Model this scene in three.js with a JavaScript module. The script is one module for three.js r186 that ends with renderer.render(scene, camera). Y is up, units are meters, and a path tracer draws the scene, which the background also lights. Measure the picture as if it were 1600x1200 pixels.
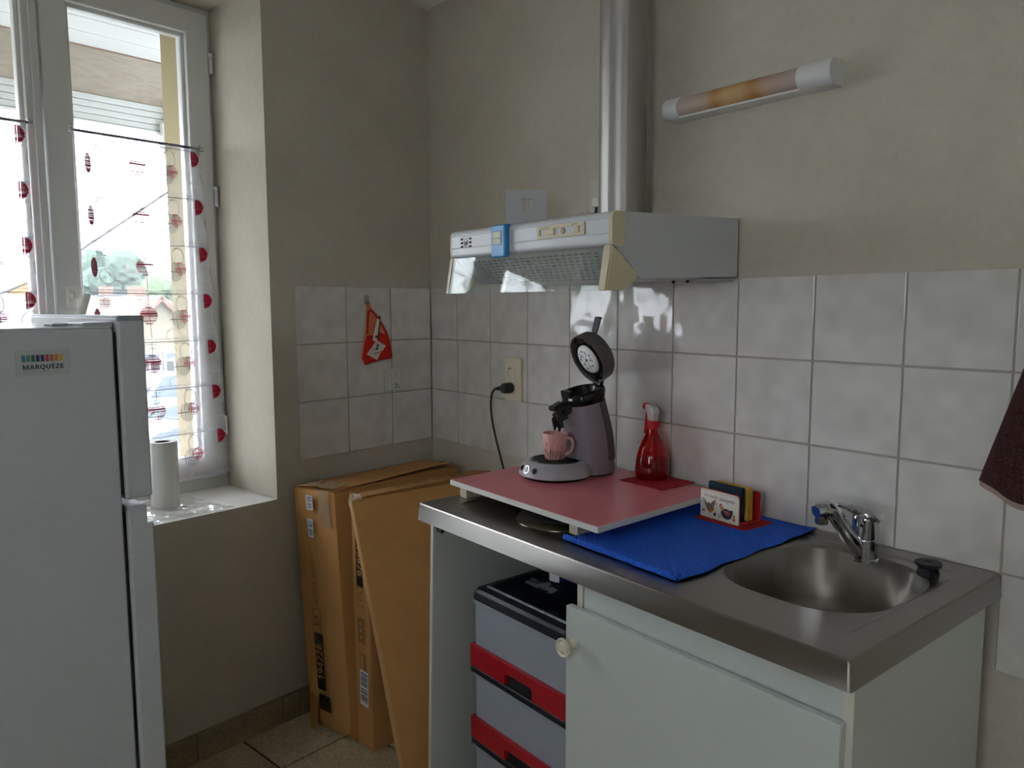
import * as THREE from 'three';
import { RoundedBoxGeometry } from 'three/addons/geometries/RoundedBoxGeometry.js';
import { mergeGeometries, mergeVertices, toCreasedNormals } from 'three/addons/utils/BufferGeometryUtils.js';

// ---------------------------------------------------------------- camera, sky, exposure
const scene = new THREE.Scene();
const camera = new THREE.PerspectiveCamera(53.346, 4 / 3, 0.05, 300);
camera.position.set(2.5621, 1.4286, 1.6606);
camera.rotation.set(-0.1024, 0.89053, -0.00259, 'YXZ');
const renderer = new THREE.WebGLRenderer({ antialias: true });
renderer.toneMapping = THREE.LinearToneMapping;
renderer.toneMappingExposure = 2.15;
renderer.shadowMap.enabled = true;
scene.background = new THREE.Color().setRGB(5.6, 6.0, 6.5);          // bright, even overcast sky

// ---------------------------------------------------------------- helpers
const TH = 0.16539, CT = Math.cos(TH), ST = Math.sin(TH);             // the window wall stands at 80.5 degrees to the sink wall
const V = (x, y, z) => new THREE.Vector3(x, y, z);
const L = (x, y, z) => V(x * CT + z * ST, y, -x * ST + z * CT);      // window-wall frame -> world
function rng(s) { return () => { s |= 0; s = s + 0x6D2B79F5 | 0; let t = Math.imul(s ^ s >>> 15, 1 | s); t = t + Math.imul(t ^ t >>> 7, 61 | t) ^ t; return ((t ^ t >>> 14) >>> 0) / 4294967296; }; }
const clamp = (x, a = 0, b = 1) => Math.min(b, Math.max(a, x)), lerp = (a, b, t) => a + (b - a) * t, smooth = (a, b, x) => { x = clamp((x - a) / (b - a)); return x * x * (3 - 2 * x); };
const PI = Math.PI;

function lattice(n, seed) { const r = rng(seed), a = new Float32Array(n * n); for (let i = 0; i < n * n; i++) a[i] = r(); return a; }
function noiseFn(n, seed) {                                           // tileable value noise on the unit square, n cells across
  const a = lattice(n, seed);
  return (u, v) => {
    const x = ((u % 1) + 1) % 1 * n, y = ((v % 1) + 1) % 1 * n, i = Math.floor(x), j = Math.floor(y);
    let fx = x - i, fy = y - j; fx = fx * fx * (3 - 2 * fx); fy = fy * fy * (3 - 2 * fy);
    const A = a[(j % n) * n + i % n], B = a[(j % n) * n + (i + 1) % n], C = a[((j + 1) % n) * n + i % n], D = a[((j + 1) % n) * n + (i + 1) % n];
    return lerp(lerp(A, B, fx), lerp(C, D, fx), fy);
  };
}
function dataTex(w, h, fn, srgb, rep = [1, 1]) {
  const d = new Uint8Array(w * h * 4);
  for (let y = 0; y < h; y++) for (let x = 0; x < w; x++) {
    const c = fn((x + .5) / w, (y + .5) / h), i = (y * w + x) * 4;
    if (typeof c === 'number') d[i] = d[i + 1] = d[i + 2] = clamp(c) * 255; else { d[i] = clamp(c[0]) * 255; d[i + 1] = clamp(c[1]) * 255; d[i + 2] = clamp(c[2]) * 255; }
    d[i + 3] = 255;
  }
  const t = new THREE.DataTexture(d, w, h);
  t.wrapS = t.wrapT = THREE.RepeatWrapping; t.magFilter = THREE.LinearFilter; t.minFilter = THREE.LinearFilter;
  t.repeat.set(rep[0], rep[1]);
  if (srgb) t.colorSpace = THREE.SRGBColorSpace;
  t.needsUpdate = true; return t;
}
function canvasTex(w, h, draw, srgb = true) {
  const c = document.createElement('canvas'); c.width = w; c.height = h;
  draw(c.getContext('2d'), w, h);
  const t = new THREE.CanvasTexture(c);
  if (srgb) t.colorSpace = THREE.SRGBColorSpace;
  return t;
}
const hex = (s) => { const c = new THREE.Color(s); return c; };
const std = (color, roughness = .6, o = {}) => new THREE.MeshStandardMaterial({ color, roughness, ...o });
const phy = (color, roughness = .6, o = {}) => new THREE.MeshPhysicalMaterial({ color, roughness, ...o });

function prep(g) {
  if (g.index) g = g.toNonIndexed();
  for (const k of Object.keys(g.attributes)) if (!['position', 'normal', 'uv'].includes(k)) g.deleteAttribute(k);
  if (!g.attributes.normal) g.computeVertexNormals();
  if (!g.attributes.uv) g.setAttribute('uv', new THREE.BufferAttribute(new Float32Array(g.attributes.position.count * 2), 2));
  g.morphAttributes = {}; g.clearGroups();
  return g;
}
function metric(g, off = 0) {                                          // uv in metres, by the way each triangle faces
  g = prep(g); const p = g.attributes.position, uv = g.attributes.uv, a = V(), b = V(), c = V();
  for (let i = 0; i < p.count; i += 3) {
    a.fromBufferAttribute(p, i); b.fromBufferAttribute(p, i + 1); c.fromBufferAttribute(p, i + 2);
    const n = b.clone().sub(a).cross(c.clone().sub(a)), x = Math.abs(n.x), y = Math.abs(n.y), z = Math.abs(n.z);
    [a, b, c].forEach((q, k) => { const w = x >= y && x >= z ? [q.z, q.y] : y >= z ? [q.x, q.z] : [q.x, q.y]; uv.setXY(i + k, w[0] + off, w[1] + off * .7); });
  }
  return g;
}
function geo(list) { list = (Array.isArray(list) ? list : [list]).map(prep); return list.length > 1 ? mergeGeometries(list) : list[0]; }
const used = {};
function numbered(n) { const k = used[n] = (used[n] ?? -1) + 1; return k ? n + '_' + String(k).padStart(3, '0') : n; }
function mesh(name, list, material, parent, label, uvm = true) {
  let g = geo(list); if (uvm) g = metric(g);
  const m = new THREE.Mesh(g, material); m.name = parent ? name : numbered(name);
  m.castShadow = m.receiveShadow = true;
  (parent ?? scene).add(m); if (label) m.userData.label = label; return m;
}
function tag(o, label, category, group) { Object.assign(o.userData, { label, category }); if (group) o.userData.group = group; return o; }
function thing(name, label, category, pos, turn = 0, group) {
  const o = new THREE.Group(); o.name = numbered(name); scene.add(o); o.position.copy(pos); o.rotation.y = turn;
  return tag(o, label, category, group);
}
function struct(name, list, material, left) {
  const m = mesh(name, list, material); m.userData.kind = 'structure'; if (left) m.rotation.y = TH; return m;
}
const xf = (g, x = 0, y = 0, z = 0, rx = 0, ry = 0, rz = 0) => { g.applyMatrix4(new THREE.Matrix4().compose(V(x, y, z), new THREE.Quaternion().setFromEuler(new THREE.Euler(rx, ry, rz)), V(1, 1, 1))); return g; };
const box = (w, h, d, x = 0, y = 0, z = 0, r = 0, rx = 0, ry = 0, rz = 0, seg = 2) => xf(r ? new RoundedBoxGeometry(w, h, d, seg, r) : new THREE.BoxGeometry(w, h, d), x, y, z, rx, ry, rz);
const span = (x0, x1, y0, y1, z0, z1, r = 0) => box(x1 - x0, y1 - y0, z1 - z0, (x0 + x1) / 2, (y0 + y1) / 2, (z0 + z1) / 2, r);
const cyl = (r0, r1, h, x = 0, y = 0, z = 0, rx = 0, ry = 0, rz = 0, n = 32, open = false) => xf(new THREE.CylinderGeometry(r1, r0, h, n, 1, open), x, y, z, rx, ry, rz);
const lathe = (pts, n = 48, x = 0, y = 0, z = 0, rx = 0, ry = 0, rz = 0) => xf(toCreasedNormals(new THREE.LatheGeometry(pts.map((p) => new THREE.Vector2(p[0], p[1])), n), .7), x, y, z, rx, ry, rz);
const tube = (pts, r, n = 32, m = 10) => new THREE.TubeGeometry(new THREE.CatmullRomCurve3(pts.map((p) => p.isVector3 ? p : V(...p))), n, r, m);
const poly = (pts) => { const s = new THREE.Shape(); pts.forEach((p, i) => i ? s.lineTo(p[0], p[1]) : s.moveTo(p[0], p[1])); s.closePath(); return s; };
const rrect = (w, h, r, cx = 0, cy = 0) => { const s = new THREE.Shape(), x = cx - w / 2, y = cy - h / 2; s.moveTo(x + r, y); s.lineTo(x + w - r, y); s.absarc(x + w - r, y + r, r, -PI / 2, 0); s.lineTo(x + w, y + h - r); s.absarc(x + w - r, y + h - r, r, 0, PI / 2); s.lineTo(x + r, y + h); s.absarc(x + r, y + h - r, r, PI / 2, PI); s.lineTo(x, y + r); s.absarc(x + r, y + r, r, PI, 1.5 * PI); return s; };
const extr = (shape, depth, bevel = 0, seg = 2, curve = 12) => { const g = new THREE.ExtrudeGeometry(shape, { depth: depth - 2 * bevel, bevelEnabled: bevel > 0, bevelSize: bevel, bevelThickness: bevel, bevelOffset: -bevel, bevelSegments: seg, curveSegments: curve }); g.translate(0, 0, bevel); return g; };
const hole = (s, x0, x1, y0, y1) => { s.holes.push(poly([[x0, y0], [x0, y1], [x1, y1], [x1, y0]])); return s; };
function extrX(shape, x0, x1, bevel = 0, seg = 2) { const g = extr(shape, x1 - x0, bevel, seg); g.rotateY(-PI / 2); g.translate(x1, 0, 0); return g; }    // shape drawn in (z, y), extruded from x0 to x1
function extrXz(shape, x0, x1, bevel = 0, seg = 2) { return extrX(shape, x0, x1, bevel, seg); }
function loft(rings, closed = true, capA = false, capB = false, crease = .6) {
  const n = rings[0].length, p = [], ix = [], uv = [];
  rings.forEach((r, j) => r.forEach((q, i) => { const a = q.isVector3 ? q.toArray() : q; p.push(...a); uv.push(i / n, j / (rings.length - 1)); }));
  const m = closed ? n : n - 1;
  for (let j = 0; j < rings.length - 1; j++) for (let i = 0; i < m; i++) { const a = j * n + i, b = j * n + (i + 1) % n, c = a + n, d = b + n; ix.push(a, b, d, a, d, c); }
  const cap = (j, flip) => { const c = [0, 0, 0]; rings[j].forEach((q) => { const a = q.isVector3 ? q.toArray() : q; for (let k = 0; k < 3; k++) c[k] += a[k] / n; }); const id = p.length / 3; p.push(...c); uv.push(.5, .5); for (let i = 0; i < n; i++) { const a = j * n + i, b = j * n + (i + 1) % n; flip ? ix.push(id, b, a) : ix.push(id, a, b); } };
  if (capA) cap(0, true); if (capB) cap(rings.length - 1, false);
  const g = new THREE.BufferGeometry(); g.setAttribute('position', new THREE.Float32BufferAttribute(p, 3)); g.setAttribute('uv', new THREE.Float32BufferAttribute(uv, 2)); g.setIndex(ix);
  return toCreasedNormals(g, crease);
}
function grid(nu, nv, fn) {                                            // an open sheet: fn(u, v) -> [x, y, z]
  const p = [], uv = [], ix = [];
  for (let j = 0; j <= nv; j++) for (let i = 0; i <= nu; i++) { p.push(...fn(i / nu, j / nv)); uv.push(i / nu, j / nv); }
  for (let j = 0; j < nv; j++) for (let i = 0; i < nu; i++) { const a = j * (nu + 1) + i, b = a + 1, c = a + nu + 1, d = c + 1; ix.push(a, b, d, a, d, c); }
  const g = new THREE.BufferGeometry(); g.setAttribute('position', new THREE.Float32BufferAttribute(p, 3)); g.setAttribute('uv', new THREE.Float32BufferAttribute(uv, 2)); g.setIndex(ix); g.computeVertexNormals(); return g;
}
function sheet(nu, nv, fn, t) {                                        // the same with a thickness t along its normals
  const a = grid(nu, nv, fn), p = a.attributes.position, n = a.attributes.normal, N = p.count, P = [], ix = [], uv = [];
  for (const s of [.5, -.5]) for (let i = 0; i < N; i++) { P.push(p.getX(i) + n.getX(i) * t * s, p.getY(i) + n.getY(i) * t * s, p.getZ(i) + n.getZ(i) * t * s); uv.push(a.attributes.uv.getX(i), a.attributes.uv.getY(i)); }
  const id = a.index.array; for (let i = 0; i < id.length; i += 3) { ix.push(id[i], id[i + 1], id[i + 2], N + id[i], N + id[i + 2], N + id[i + 1]); }
  const edge = []; for (let i = 0; i <= nu; i++) edge.push(i); for (let j = 1; j <= nv; j++) edge.push(j * (nu + 1) + nu); for (let i = nu - 1; i >= 0; i--) edge.push(nv * (nu + 1) + i); for (let j = nv - 1; j > 0; j--) edge.push(j * (nu + 1));
  edge.forEach((e, k) => { const f = edge[(k + 1) % edge.length]; ix.push(e, N + e, N + f, e, N + f, f); });
  const g = new THREE.BufferGeometry(); g.setAttribute('position', new THREE.Float32BufferAttribute(P, 3)); g.setAttribute('uv', new THREE.Float32BufferAttribute(uv, 2)); g.setIndex(ix);
  return toCreasedNormals(g, .9);
}
function decal(name, w, h, tex, parent, x, y, z, rx = 0, ry = 0, rz = 0, o = {}) {   // flat print or a paper label lying on a face
  const m = new THREE.Mesh(new THREE.PlaneGeometry(w, h), std(0xffffff, .7, { map: tex, transparent: !!o.clear, ...(o.mat ?? {}) }));
  m.name = name; m.position.set(x, y, z); m.rotation.set(rx, ry, rz, 'YXZ'); m.receiveShadow = true; parent.add(m); return m;
}

// ---------------------------------------------------------------- shared materials
const nA = noiseFn(8, 1), nB = noiseFn(16, 2), nC = noiseFn(32, 3), nD = noiseFn(64, 4), nE = noiseFn(128, 5);
const fbm = (u, v) => nA(u, v) * .5 + nB(u, v) * .25 + nC(u, v) * .14 + nD(u, v) * .11;
const weave = dataTex(512, 512, (u, v) => { const k = 80; return .5 + .22 * Math.sin(u * k * 2 * PI + nB(u, v) * 5) * Math.sin(v * k * 2 * PI + nB(v, u) * 5) + .5 * (nE(u * 2, v * 2) - .5); }, false, [4, 4]);
const wallTint = dataTex(256, 256, (u, v) => { const k = .93 + .07 * fbm(u, v) + .025 * (nE(u, v) - .5); return [k, k, k * .995]; }, true, [.6, .6]);
const M = {};
M.wall = std('#cfc8b7', .85, { map: wallTint, bumpMap: weave, bumpScale: .0014 });
M.white = std('#e3e2dd', .8, { bumpMap: weave, bumpScale: .0004 });
M.ceiling = std('#ebe9e4', .9);
const glaze = dataTex(1024, 1024, (u, v) => .5 + .62 * (nB(u, v) - .5) + .42 * (nC(u + .31, v + .17) - .5), false, [1, 1]);
const glazeTint = dataTex(256, 256, (u, v) => { const k = .95 + .06 * (nC(u, v) - .5) + .05 * (nB(v, u) - .5); return [k, k * .995, k]; }, true);
M.tile = phy('#e0ddd5', .045, { map: glazeTint, bumpMap: glaze, bumpScale: .0014, specularIntensity: 1 });
M.grout = std('#a8a296', .95);
M.upvc = std('#d5d6d2', .35);
M.glass = phy(0xffffff, 0, { transmission: 1, thickness: 0, ior: 1.5 });
const speck = dataTex(512, 512, (u, v) => { const k = .8 + .16 * fbm(u, v) + .22 * (nE(u, v) - .5); return [k, k * .97, k * .9]; }, true, [1.6, 1.6]);
M.floorTile = std('#e4dac2', .35, { map: speck });
M.floorTile2 = std('#dfd4bc', .35, { map: speck });
M.floorGrout = std('#3b362e', .95);
M.skirt = std('#a89d88', .4, { map: speck });
const smear = dataTex(256, 256, (u, v) => .55 + .5 * fbm(u, v), false, [1.4, 1.4]);
M.steel = std('#98938c', .30, { metalness: 1 });
M.bowl = std('#948f87', .40, { metalness: 1 });
M.chrome = std('#c4c6ca', .07, { metalness: 1 });
M.laminate = std('#c6ccc6', .38);
M.edge = std('#d2cfc2', .5);
M.black = std('#0d0d10', .4);
M.blackGloss = std('#08080a', .18);
M.cream = std('#d6cba8', .45);

// ---------------------------------------------------------------- the room
const H = 2.5494, TT = 1.4962, PX = .2058, PY = .19787, G = .0022;      // ceiling, top of the wall tiles, tile pitch, half a joint
{
  const fl = struct('floor', [xf(new THREE.BoxGeometry(5.6, .1, 5.6), 1.9, -.056, 1.8)], M.floorGrout, true);
  const P = .304, ft = [0, 1, 2].map((k) => metric(extr(rrect(P - .0075, P - .0075, .002), .006, .0012, 1, 1).rotateX(-PI / 2), k * .37 + .1));
  const r = rng(7);
  for (let i = -1; i < 14; i++) for (let j = -3; j < 14; j++) {
    const m = new THREE.Mesh(ft[Math.floor(r() * 3)], r() < .5 ? M.floorTile : M.floorTile2);
    m.name = 'tile'; m.position.set(.23 + (i - .5) * P, -.006, .8605 + (j - 2.5) * P); m.receiveShadow = true; fl.add(m);
  }
  struct('ceiling', [xf(new THREE.BoxGeometry(5.6, .12, 5.6), 1.9, H + .06, 1.8)], M.ceiling, true);
  const wb = struct('wall_back', [span(-.6, 4.2, -.05, H + .05, -.2, -.007)], M.wall);
  mesh('grout', [span(.002, 2.6, TT - 3 * PY, TT - .001, -.008, -.0025), span(.1811 + 9 * PX, 2.6, TT - 4 * PY, TT - 3 * PY, -.008, -.0025)], M.grout, wb);
  const tileGeo = (w, h, o) => { const g = metric(extr(rrect(w, h, .0012), .008, .0014, 2, 2)); const uv = g.attributes.uv; for (let i = 0; i < uv.count; i++) uv.setXY(i, uv.getX(i) + o[0], uv.getY(i) + o[1]); return g; };
  const put = (parent, w, h, cx, cy, o, turn) => { const m = new THREE.Mesh(tileGeo(w, h, o), M.tile); m.name = 'tile'; m.receiveShadow = true; m.castShadow = true; turn ? (m.rotation.y = PI / 2, m.position.set(-.008, cy, cx)) : m.position.set(cx, cy, -.008); parent.add(m); };
  const a0 = .1811;
  for (let i = -1; i < 12; i++) for (let j = 0; j < 4; j++) {
    if (j === 3 && i < 9) continue;
    const x0 = i < 0 ? .003 : a0 + i * PX + G, x1 = a0 + (i + 1) * PX - G, y1 = TT - j * PY - (j ? G : 0), y0 = TT - (j + 1) * PY + (j === 2 && i < 9 || j === 3 ? 0 : G);
    put(wb, x1 - x0, y1 - y0, (x0 + x1) / 2, (y0 + y1) / 2, [i * .37 + j * .11, j * .53 + i * .07]);
  }
  // window wall, in its own frame: plaster inside, rendered outside
  const inner = hole(poly([[-.3, -.05], [4.2, -.05], [4.2, H + .05], [-.3, H + .05]]), .70, 1.77, .7812, 2.4326);
  const outer = hole(poly([[-.5, -.6], [4.2, -.6], [4.2, H + .3], [-.5, H + .3]]), .788, 1.682, .80, 2.40);
  const wl = struct('wall_left', [extrX(inner, -.385, -.007)], M.wall, true);
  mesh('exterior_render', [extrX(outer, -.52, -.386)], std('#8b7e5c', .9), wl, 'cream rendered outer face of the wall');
  const b0 = .20246, PL = .20286;
  mesh('grout', [span(-.009, -.0025, TT - 3 * PY, TT - .001, .002, b0 + 2 * PL - .001)], M.grout, wl);
  for (let i = -1; i < 2; i++) for (let j = 0; j < 3; j++) {
    const z0 = i < 0 ? .003 : b0 + i * PL + G, z1 = b0 + (i + 1) * PL - (i === 1 ? 0 : G), y1 = TT - j * PY - (j ? G : 0), y0 = TT - (j + 1) * PY + (j === 2 ? 0 : G);
    put(wl, z1 - z0, y1 - y0, (z0 + z1) / 2, (y0 + y1) / 2, [i * .41 + j * .13 + 5, j * .47 + 3], true);
  }
  // sill board, painted
  mesh('sill', [span(-.345, -.0073, .76, .7822, .7001, 1.7699)], M.white, wl);
  const bl = struct('baseboard_left', [span(-.01, .003, 0, .0905, .02, 3.4)], M.floorGrout, true);
  for (let k = -3; k < 9; k++) { const z0 = Math.max(.7142 + k * .304 + .0015, .02), z1 = .7142 + (k + 1) * .304 - .0015; if (z1 < .05) continue; mesh('tile', [span(-.008, .008, 0, .092, z0, z1, .002)], M.skirt, bl); }
  struct('wall_right', [span(3.9, 4.1, -.05, H + .05, -.3, 3.9)], M.white);
  const wf = hole(poly([[.2, -.05], [4.2, -.05], [4.2, H + .05], [.2, H + .05]]), 2.4, 3.3, 1.25, 2.15), wfg = extr(wf, .2); wfg.translate(0, 0, 3.5);
  struct('wall_front', [wfg], M.white);
  const f2 = extr(hole(hole(rrect(.9, .9, .004, 2.85, 1.70), 2.46, 2.82, 1.31, 2.09), 2.88, 3.24, 1.31, 2.09), .06, .003); f2.translate(0, 0, 3.58);
  const w2 = struct('window_2', [f2], M.upvc);
  for (const x of [2.64, 3.06]) mesh('pane', [span(x - .183, x + .183, 1.305, 2.095, 3.606, 3.610)], M.glass, w2);
}

// ---------------------------------------------------------------- the window, in the window wall's frame
{
  const w = struct('window_1', [extrX(hole(poly([[.70, .782], [1.77, .782], [1.77, 2.4326], [.70, 2.4326]]), .735, 1.735, .83, 2.385), -.385, -.334, .003)], M.upvc, true);
  const frame = w; frame.userData.label = 'white two-casement window frame';
  const sash = (z0, z1, g0, g1) => {
    const s = mesh('sash', [extrX(hole(poly([[z0, .8217], [z1, .8217], [z1, 2.414], [z0, 2.414]]), g0 - .012, g1 + .012, .893, 2.337), -.376, -.318, .004, 3),
      extrX(hole(poly([[g0 - .014, .891], [g1 + .014, .891], [g1 + .014, 2.339], [g0 - .014, 2.339]]), g0, g1, .905, 2.325), -.368, -.336, .004, 2)], M.upvc, w);
    mesh('pane', [span(-.358, -.354, .898, 2.332, g0 - .006, g1 + .006)], M.glass, s);
    return s;
  };
  const sr = sash(.716, 1.2325, .806, 1.147);
  const sl = sash(1.2385, 1.755, 1.293, 1.665);
  mesh('cover_strip', [span(-.325, -.3135, .83, 2.405, 1.241, 1.262, .003)], M.upvc, sl);
  const h = mesh('handle', [box(.014, .07, .032, -.311, 1.456, 1.192, .006), cyl(.009, .009, .034, -.292, 1.462, 1.192, 0, 0, PI / 2, 16)], std('#dcdcd4', .3), sr);
  h.geometry = metric(geo([h.geometry, box(.014, .12, .02, -.277, 1.412, 1.176, .006, -.3, 0, 0)]));
  for (const y of [2.245, 1.80, 1.0]) mesh('hinge', [cyl(.007, .007, .055, -.312, y, .712, 0, 0, 0, 14), cyl(.0085, .0085, .012, -.312, y + .034, .712, 0, 0, 0, 14), span(-.334, -.312, y - .02, y + .02, .704, .712)], M.upvc, w);
}

// ---------------------------------------------------------------- the porch over the window, the street and what stands beyond (window-wall frame)
function outside(name, label, category, x, y, z, turn = 0, group) { return thing(name, label, category, L(x, y, z), TH + turn, group); }
{
  const board = std('#a3a7a7', .6), beamM = std('#8f897f', .8);
  const grain = dataTex(256, 256, (u, v) => { const k = .9 + .14 * (nE(u * .25, v * 2) - .5) + .08 * fbm(u, v); return [k, k * .99, k * .97]; }, true, [1, 1]); beamM.map = grain;
  const pr = outside('porch_roof', 'white boarded porch ceiling with a pale wooden beam seen outside the window top', 'porch roof', -.52, 0, 1);
  for (let k = 0; k < 6; k++) mesh('plank', [box(.172, .018, 5.4, -.09 - k * .18, 2.621, .2, .003)], board, pr);
  mesh('beam', [span(-1.17, -1.08, 2.40, 2.61, -2.5, 2.9, .004)], beamM, pr);
  mesh('roof_deck', [span(-1.3, 0, 2.64, 2.70, -2.5, 2.9)], std('#8a5a48', .8), pr);
  const rb = outside('roller_blind', 'white slatted roller blind lowered a little under the porch beam', 'blind', -1.6, 0, 0);
  for (let k = 0; k < 4; k++) mesh('slat', [span(-.012, .006, 2.372 - k * .03, 2.4 - k * .03, .285, 3.2, .004)], board, rb);
  mesh('bottom_bar', [span(-.016, .01, 2.262, 2.281, .285, 3.2, .005)], std('#bdbfc0', .5), rb);
  const br = outside('roof_bracket', 'rounded white bracket at the end of the porch beam', 'bracket', -1.6, 2.2, .24);
  const s = new THREE.Shape(); s.moveTo(.02, .12); s.lineTo(.075, .12); s.quadraticCurveTo(.085, .02, .03, -.05); s.lineTo(-.06, -.1); s.lineTo(-.06, .12); s.closePath();
  mesh('arm', [extrX(s, -.03, .03, .004)], board, br);
  mesh('fixing_plate', [span(-.04, .04, .10, .20, -.07, .03, .003)], board, br);
}
const GY = -3.0;
{
  const tar = std('#55585b', .95);
  const st = struct('street', [xf(new THREE.BoxGeometry(120, .2, 160), -60.8, GY - .1, -10)], tar, true);
  mesh('pavement', [span(-4.5, -.9, GY, GY + .12, -30, 40)], std('#86837c', .95), st);
  const roofM = std('#6e5549', .85), roofG = std('#5d6169', .85), winM = std('#565d66', .2), frM = std('#9c9c98', .6);
  function house(x, z, w, d, h, rh, wallc, roof, label, along, turn = 0) {
    const o = outside('house', label, 'house', x, GY, z, turn);
    const wm = std(wallc, .9);
    const g = along ? extrX(poly([[-w / 2, 0], [w / 2, 0], [w / 2, h], [0, h + rh], [-w / 2, h]]), -d, 0) : (() => { const e = extr(poly([[-d, 0], [0, 0], [0, h], [-d / 2, h + rh], [-d, h]]), w); e.translate(0, 0, -w / 2); return e; })();
    mesh('wall', [g], wm, o);
    const sl = along ? Math.atan2(rh, w / 2) : Math.atan2(rh, d / 2), len = (along ? Math.hypot(rh, w / 2) : Math.hypot(rh, d / 2)) + .4;
    for (const k of [-1, 1]) {
      const slope = along ? box(d + .7, .16, len, -d / 2, h + rh / 2 + .04, k * (w / 4 + .08), 0, k * sl, 0, 0) : box(len, .16, w + .7, -d / 2 + k * (d / 4 + .08), h + rh / 2 + .04, 0, 0, 0, 0, -k * sl);
      mesh('roof_slope', [slope], roof, o);
    }
    for (const [wz, wy, ww, wh] of [[-w * .28, h * .5, 1, 1.3], [w * .26, h * .5, 1, 1.3], [0, h * .3, 1.0, 2.0]]) {
      const f = mesh('window', [extrX(hole(rrect(ww + .2, wh + .2, .02, wz, wy), wz - ww / 2, wz + ww / 2, wy - wh / 2, wy + wh / 2), 0, .08)], frM, o);
      mesh('pane', [span(.005, .03, wy - wh / 2, wy + wh / 2, wz - ww / 2, wz + ww / 2)], winM, f);
    }
    mesh('chimney', [span(-d * .6 - .3, -d * .6 + .3, h + rh * .4, h + rh + .7, -.4 - w * .2, .2 - w * .2, .02)], roofM, o);
    return o;
  }
  house(-31, -12.6, 2.4, 6, 3.5, 1.15, '#75705f', roofM, 'cream gabled house right behind the curtain beside the parked cars', true);
  house(-42, -14.2, 9.5, 7, 3.6, 1.3, '#77725f', roofG, 'long low house with a grey roof left of the gabled one', false);
  house(-46, -2.0, 9, 8, 3.6, 1.2, '#6d7177', roofG, 'pale grey house seen through the left casement', false);
  const crownM = std('#46564c', .95), crownM2 = std('#536349', .95), crownM3 = std('#775a33', .95), bark = std('#5e4f42', .95);
  function tree(x, z, h, r, m, label, seed) {
    const o = outside('tree', label, 'tree', x, GY, z), R = rng(seed), parts = [];
    for (let k = 0; k < 16; k++) {
      const a = R() * 2 * PI, q = Math.sqrt(R()) * r, yy = h - r * .75 + (R() - .45) * r * .9, s = r * (.34 + .28 * R()), g = new THREE.IcosahedronGeometry(s, 4), p = g.attributes.position;
      for (let i = 0; i < p.count; i++) { const x1 = p.getX(i) / s, y1 = p.getY(i) / s, z1 = p.getZ(i) / s, n = 1 + .22 * (nC(x1 * .31 + y1 * .17 + k * .13, z1 * .29 + y1 * .23) - .5) + .22 * (nD(x1 * .4 + y1 * .3, z1 * .4 - y1 * .2 + k * .1) - .5); p.setXYZ(i, p.getX(i) * n, p.getY(i) * n, p.getZ(i) * n); }
      g.computeVertexNormals(); parts.push(xf(g, Math.cos(a) * q * .7, yy, Math.sin(a) * q));
    }
    mesh('crown', parts, m, o);
    mesh('trunk', [tube([[0, 0, 0], [.1, h * .3, .05], [0, h * .7, -.05]], .22, 8, 8), tube([[0, h * .45, 0], [.3, h * .6, .9], [.3, h * .75, 1.4]], .1, 6, 6)], bark, o);
  }
  tree(-62, -22.6, 8.4, 2.7, crownM, 'tall dark green tree on the skyline behind the roofs, left of the gable', 11);
  tree(-68, -27.0, 8.0, 1.9, crownM, 'dark tree touching the tall one on its left, behind the roofs', 12);
  tree(-56, -25.4, 6.2, 2.0, crownM2, 'lower light green tree on the skyline behind the gable', 13);
  tree(-58, -17.2, 6.4, 2.0, crownM3, 'orange-brown autumn tree left of the dark skyline trees', 14);
  tree(-63, -12.0, 7.8, 2.6, crownM, 'dark tree on the skyline in the left casement', 15);
  function car(x, z, color, label, turn, h) {
    const o = outside('car', label, 'car', x, GY, z, turn), paint = phy(color, .25, { clearcoat: .6 }), dark = std('#59636e', .12), k = h / 1.5;
    const side = new THREE.Shape(); side.moveTo(-2.0, .32); side.lineTo(-2.08, .62); side.quadraticCurveTo(-2.05, .86, -1.8, .9); side.lineTo(-1.05, .98); side.quadraticCurveTo(-.6, 1.42, -.3, 1.46 * k); side.quadraticCurveTo(.5, 1.53 * k, 1.15, 1.44 * k); side.quadraticCurveTo(1.6, 1.2, 1.85, .95); side.quadraticCurveTo(2.05, .9, 2.05, .6); side.lineTo(1.98, .32); side.closePath();
    const g = extr(side, 1.7, .1, 3, 10); g.translate(0, 0, -.85); mesh('body', [g], paint, o);
    const win = new THREE.Shape(); win.moveTo(-.92, .99); win.quadraticCurveTo(-.55, 1.36, -.3, 1.4 * k - .01); win.quadraticCurveTo(.5, 1.46 * k, 1.08, 1.37 * k); win.quadraticCurveTo(1.35, 1.2, 1.5, 1.0); win.closePath();
    for (const s of [-1, 1]) { const wg = extr(win, .02, .004); wg.translate(0, 0, s * .855 - .01); mesh('side_window', [wg], dark, o); }
    mesh('windscreen', [box(.02, .52, 1.36, -.82, 1.22 * (k + 1) / 2, 0, .005, 0, 0, -.82)], dark, o);
    mesh('rear_window', [box(.02, .5, 1.3, 1.55, 1.24 * (k + 1) / 2, 0, .005, 0, 0, .62)], dark, o);
    for (const [wx, wz] of [[-1.28, .76], [-1.28, -.76], [1.3, .76], [1.3, -.76]]) { const t = mesh('wheel', [lathe([[.16, -.09], [.29, -.1], [.315, -.06], [.315, .06], [.29, .1], [.16, .09]], 24, wx, .315, wz, PI / 2)], M.black, o); mesh('hub', [cyl(.17, .17, .14, wx, .315, wz, PI / 2, 0, 0, 20)], std('#b5b8bb', .3, { metalness: .8 }), t); }
  }
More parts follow.
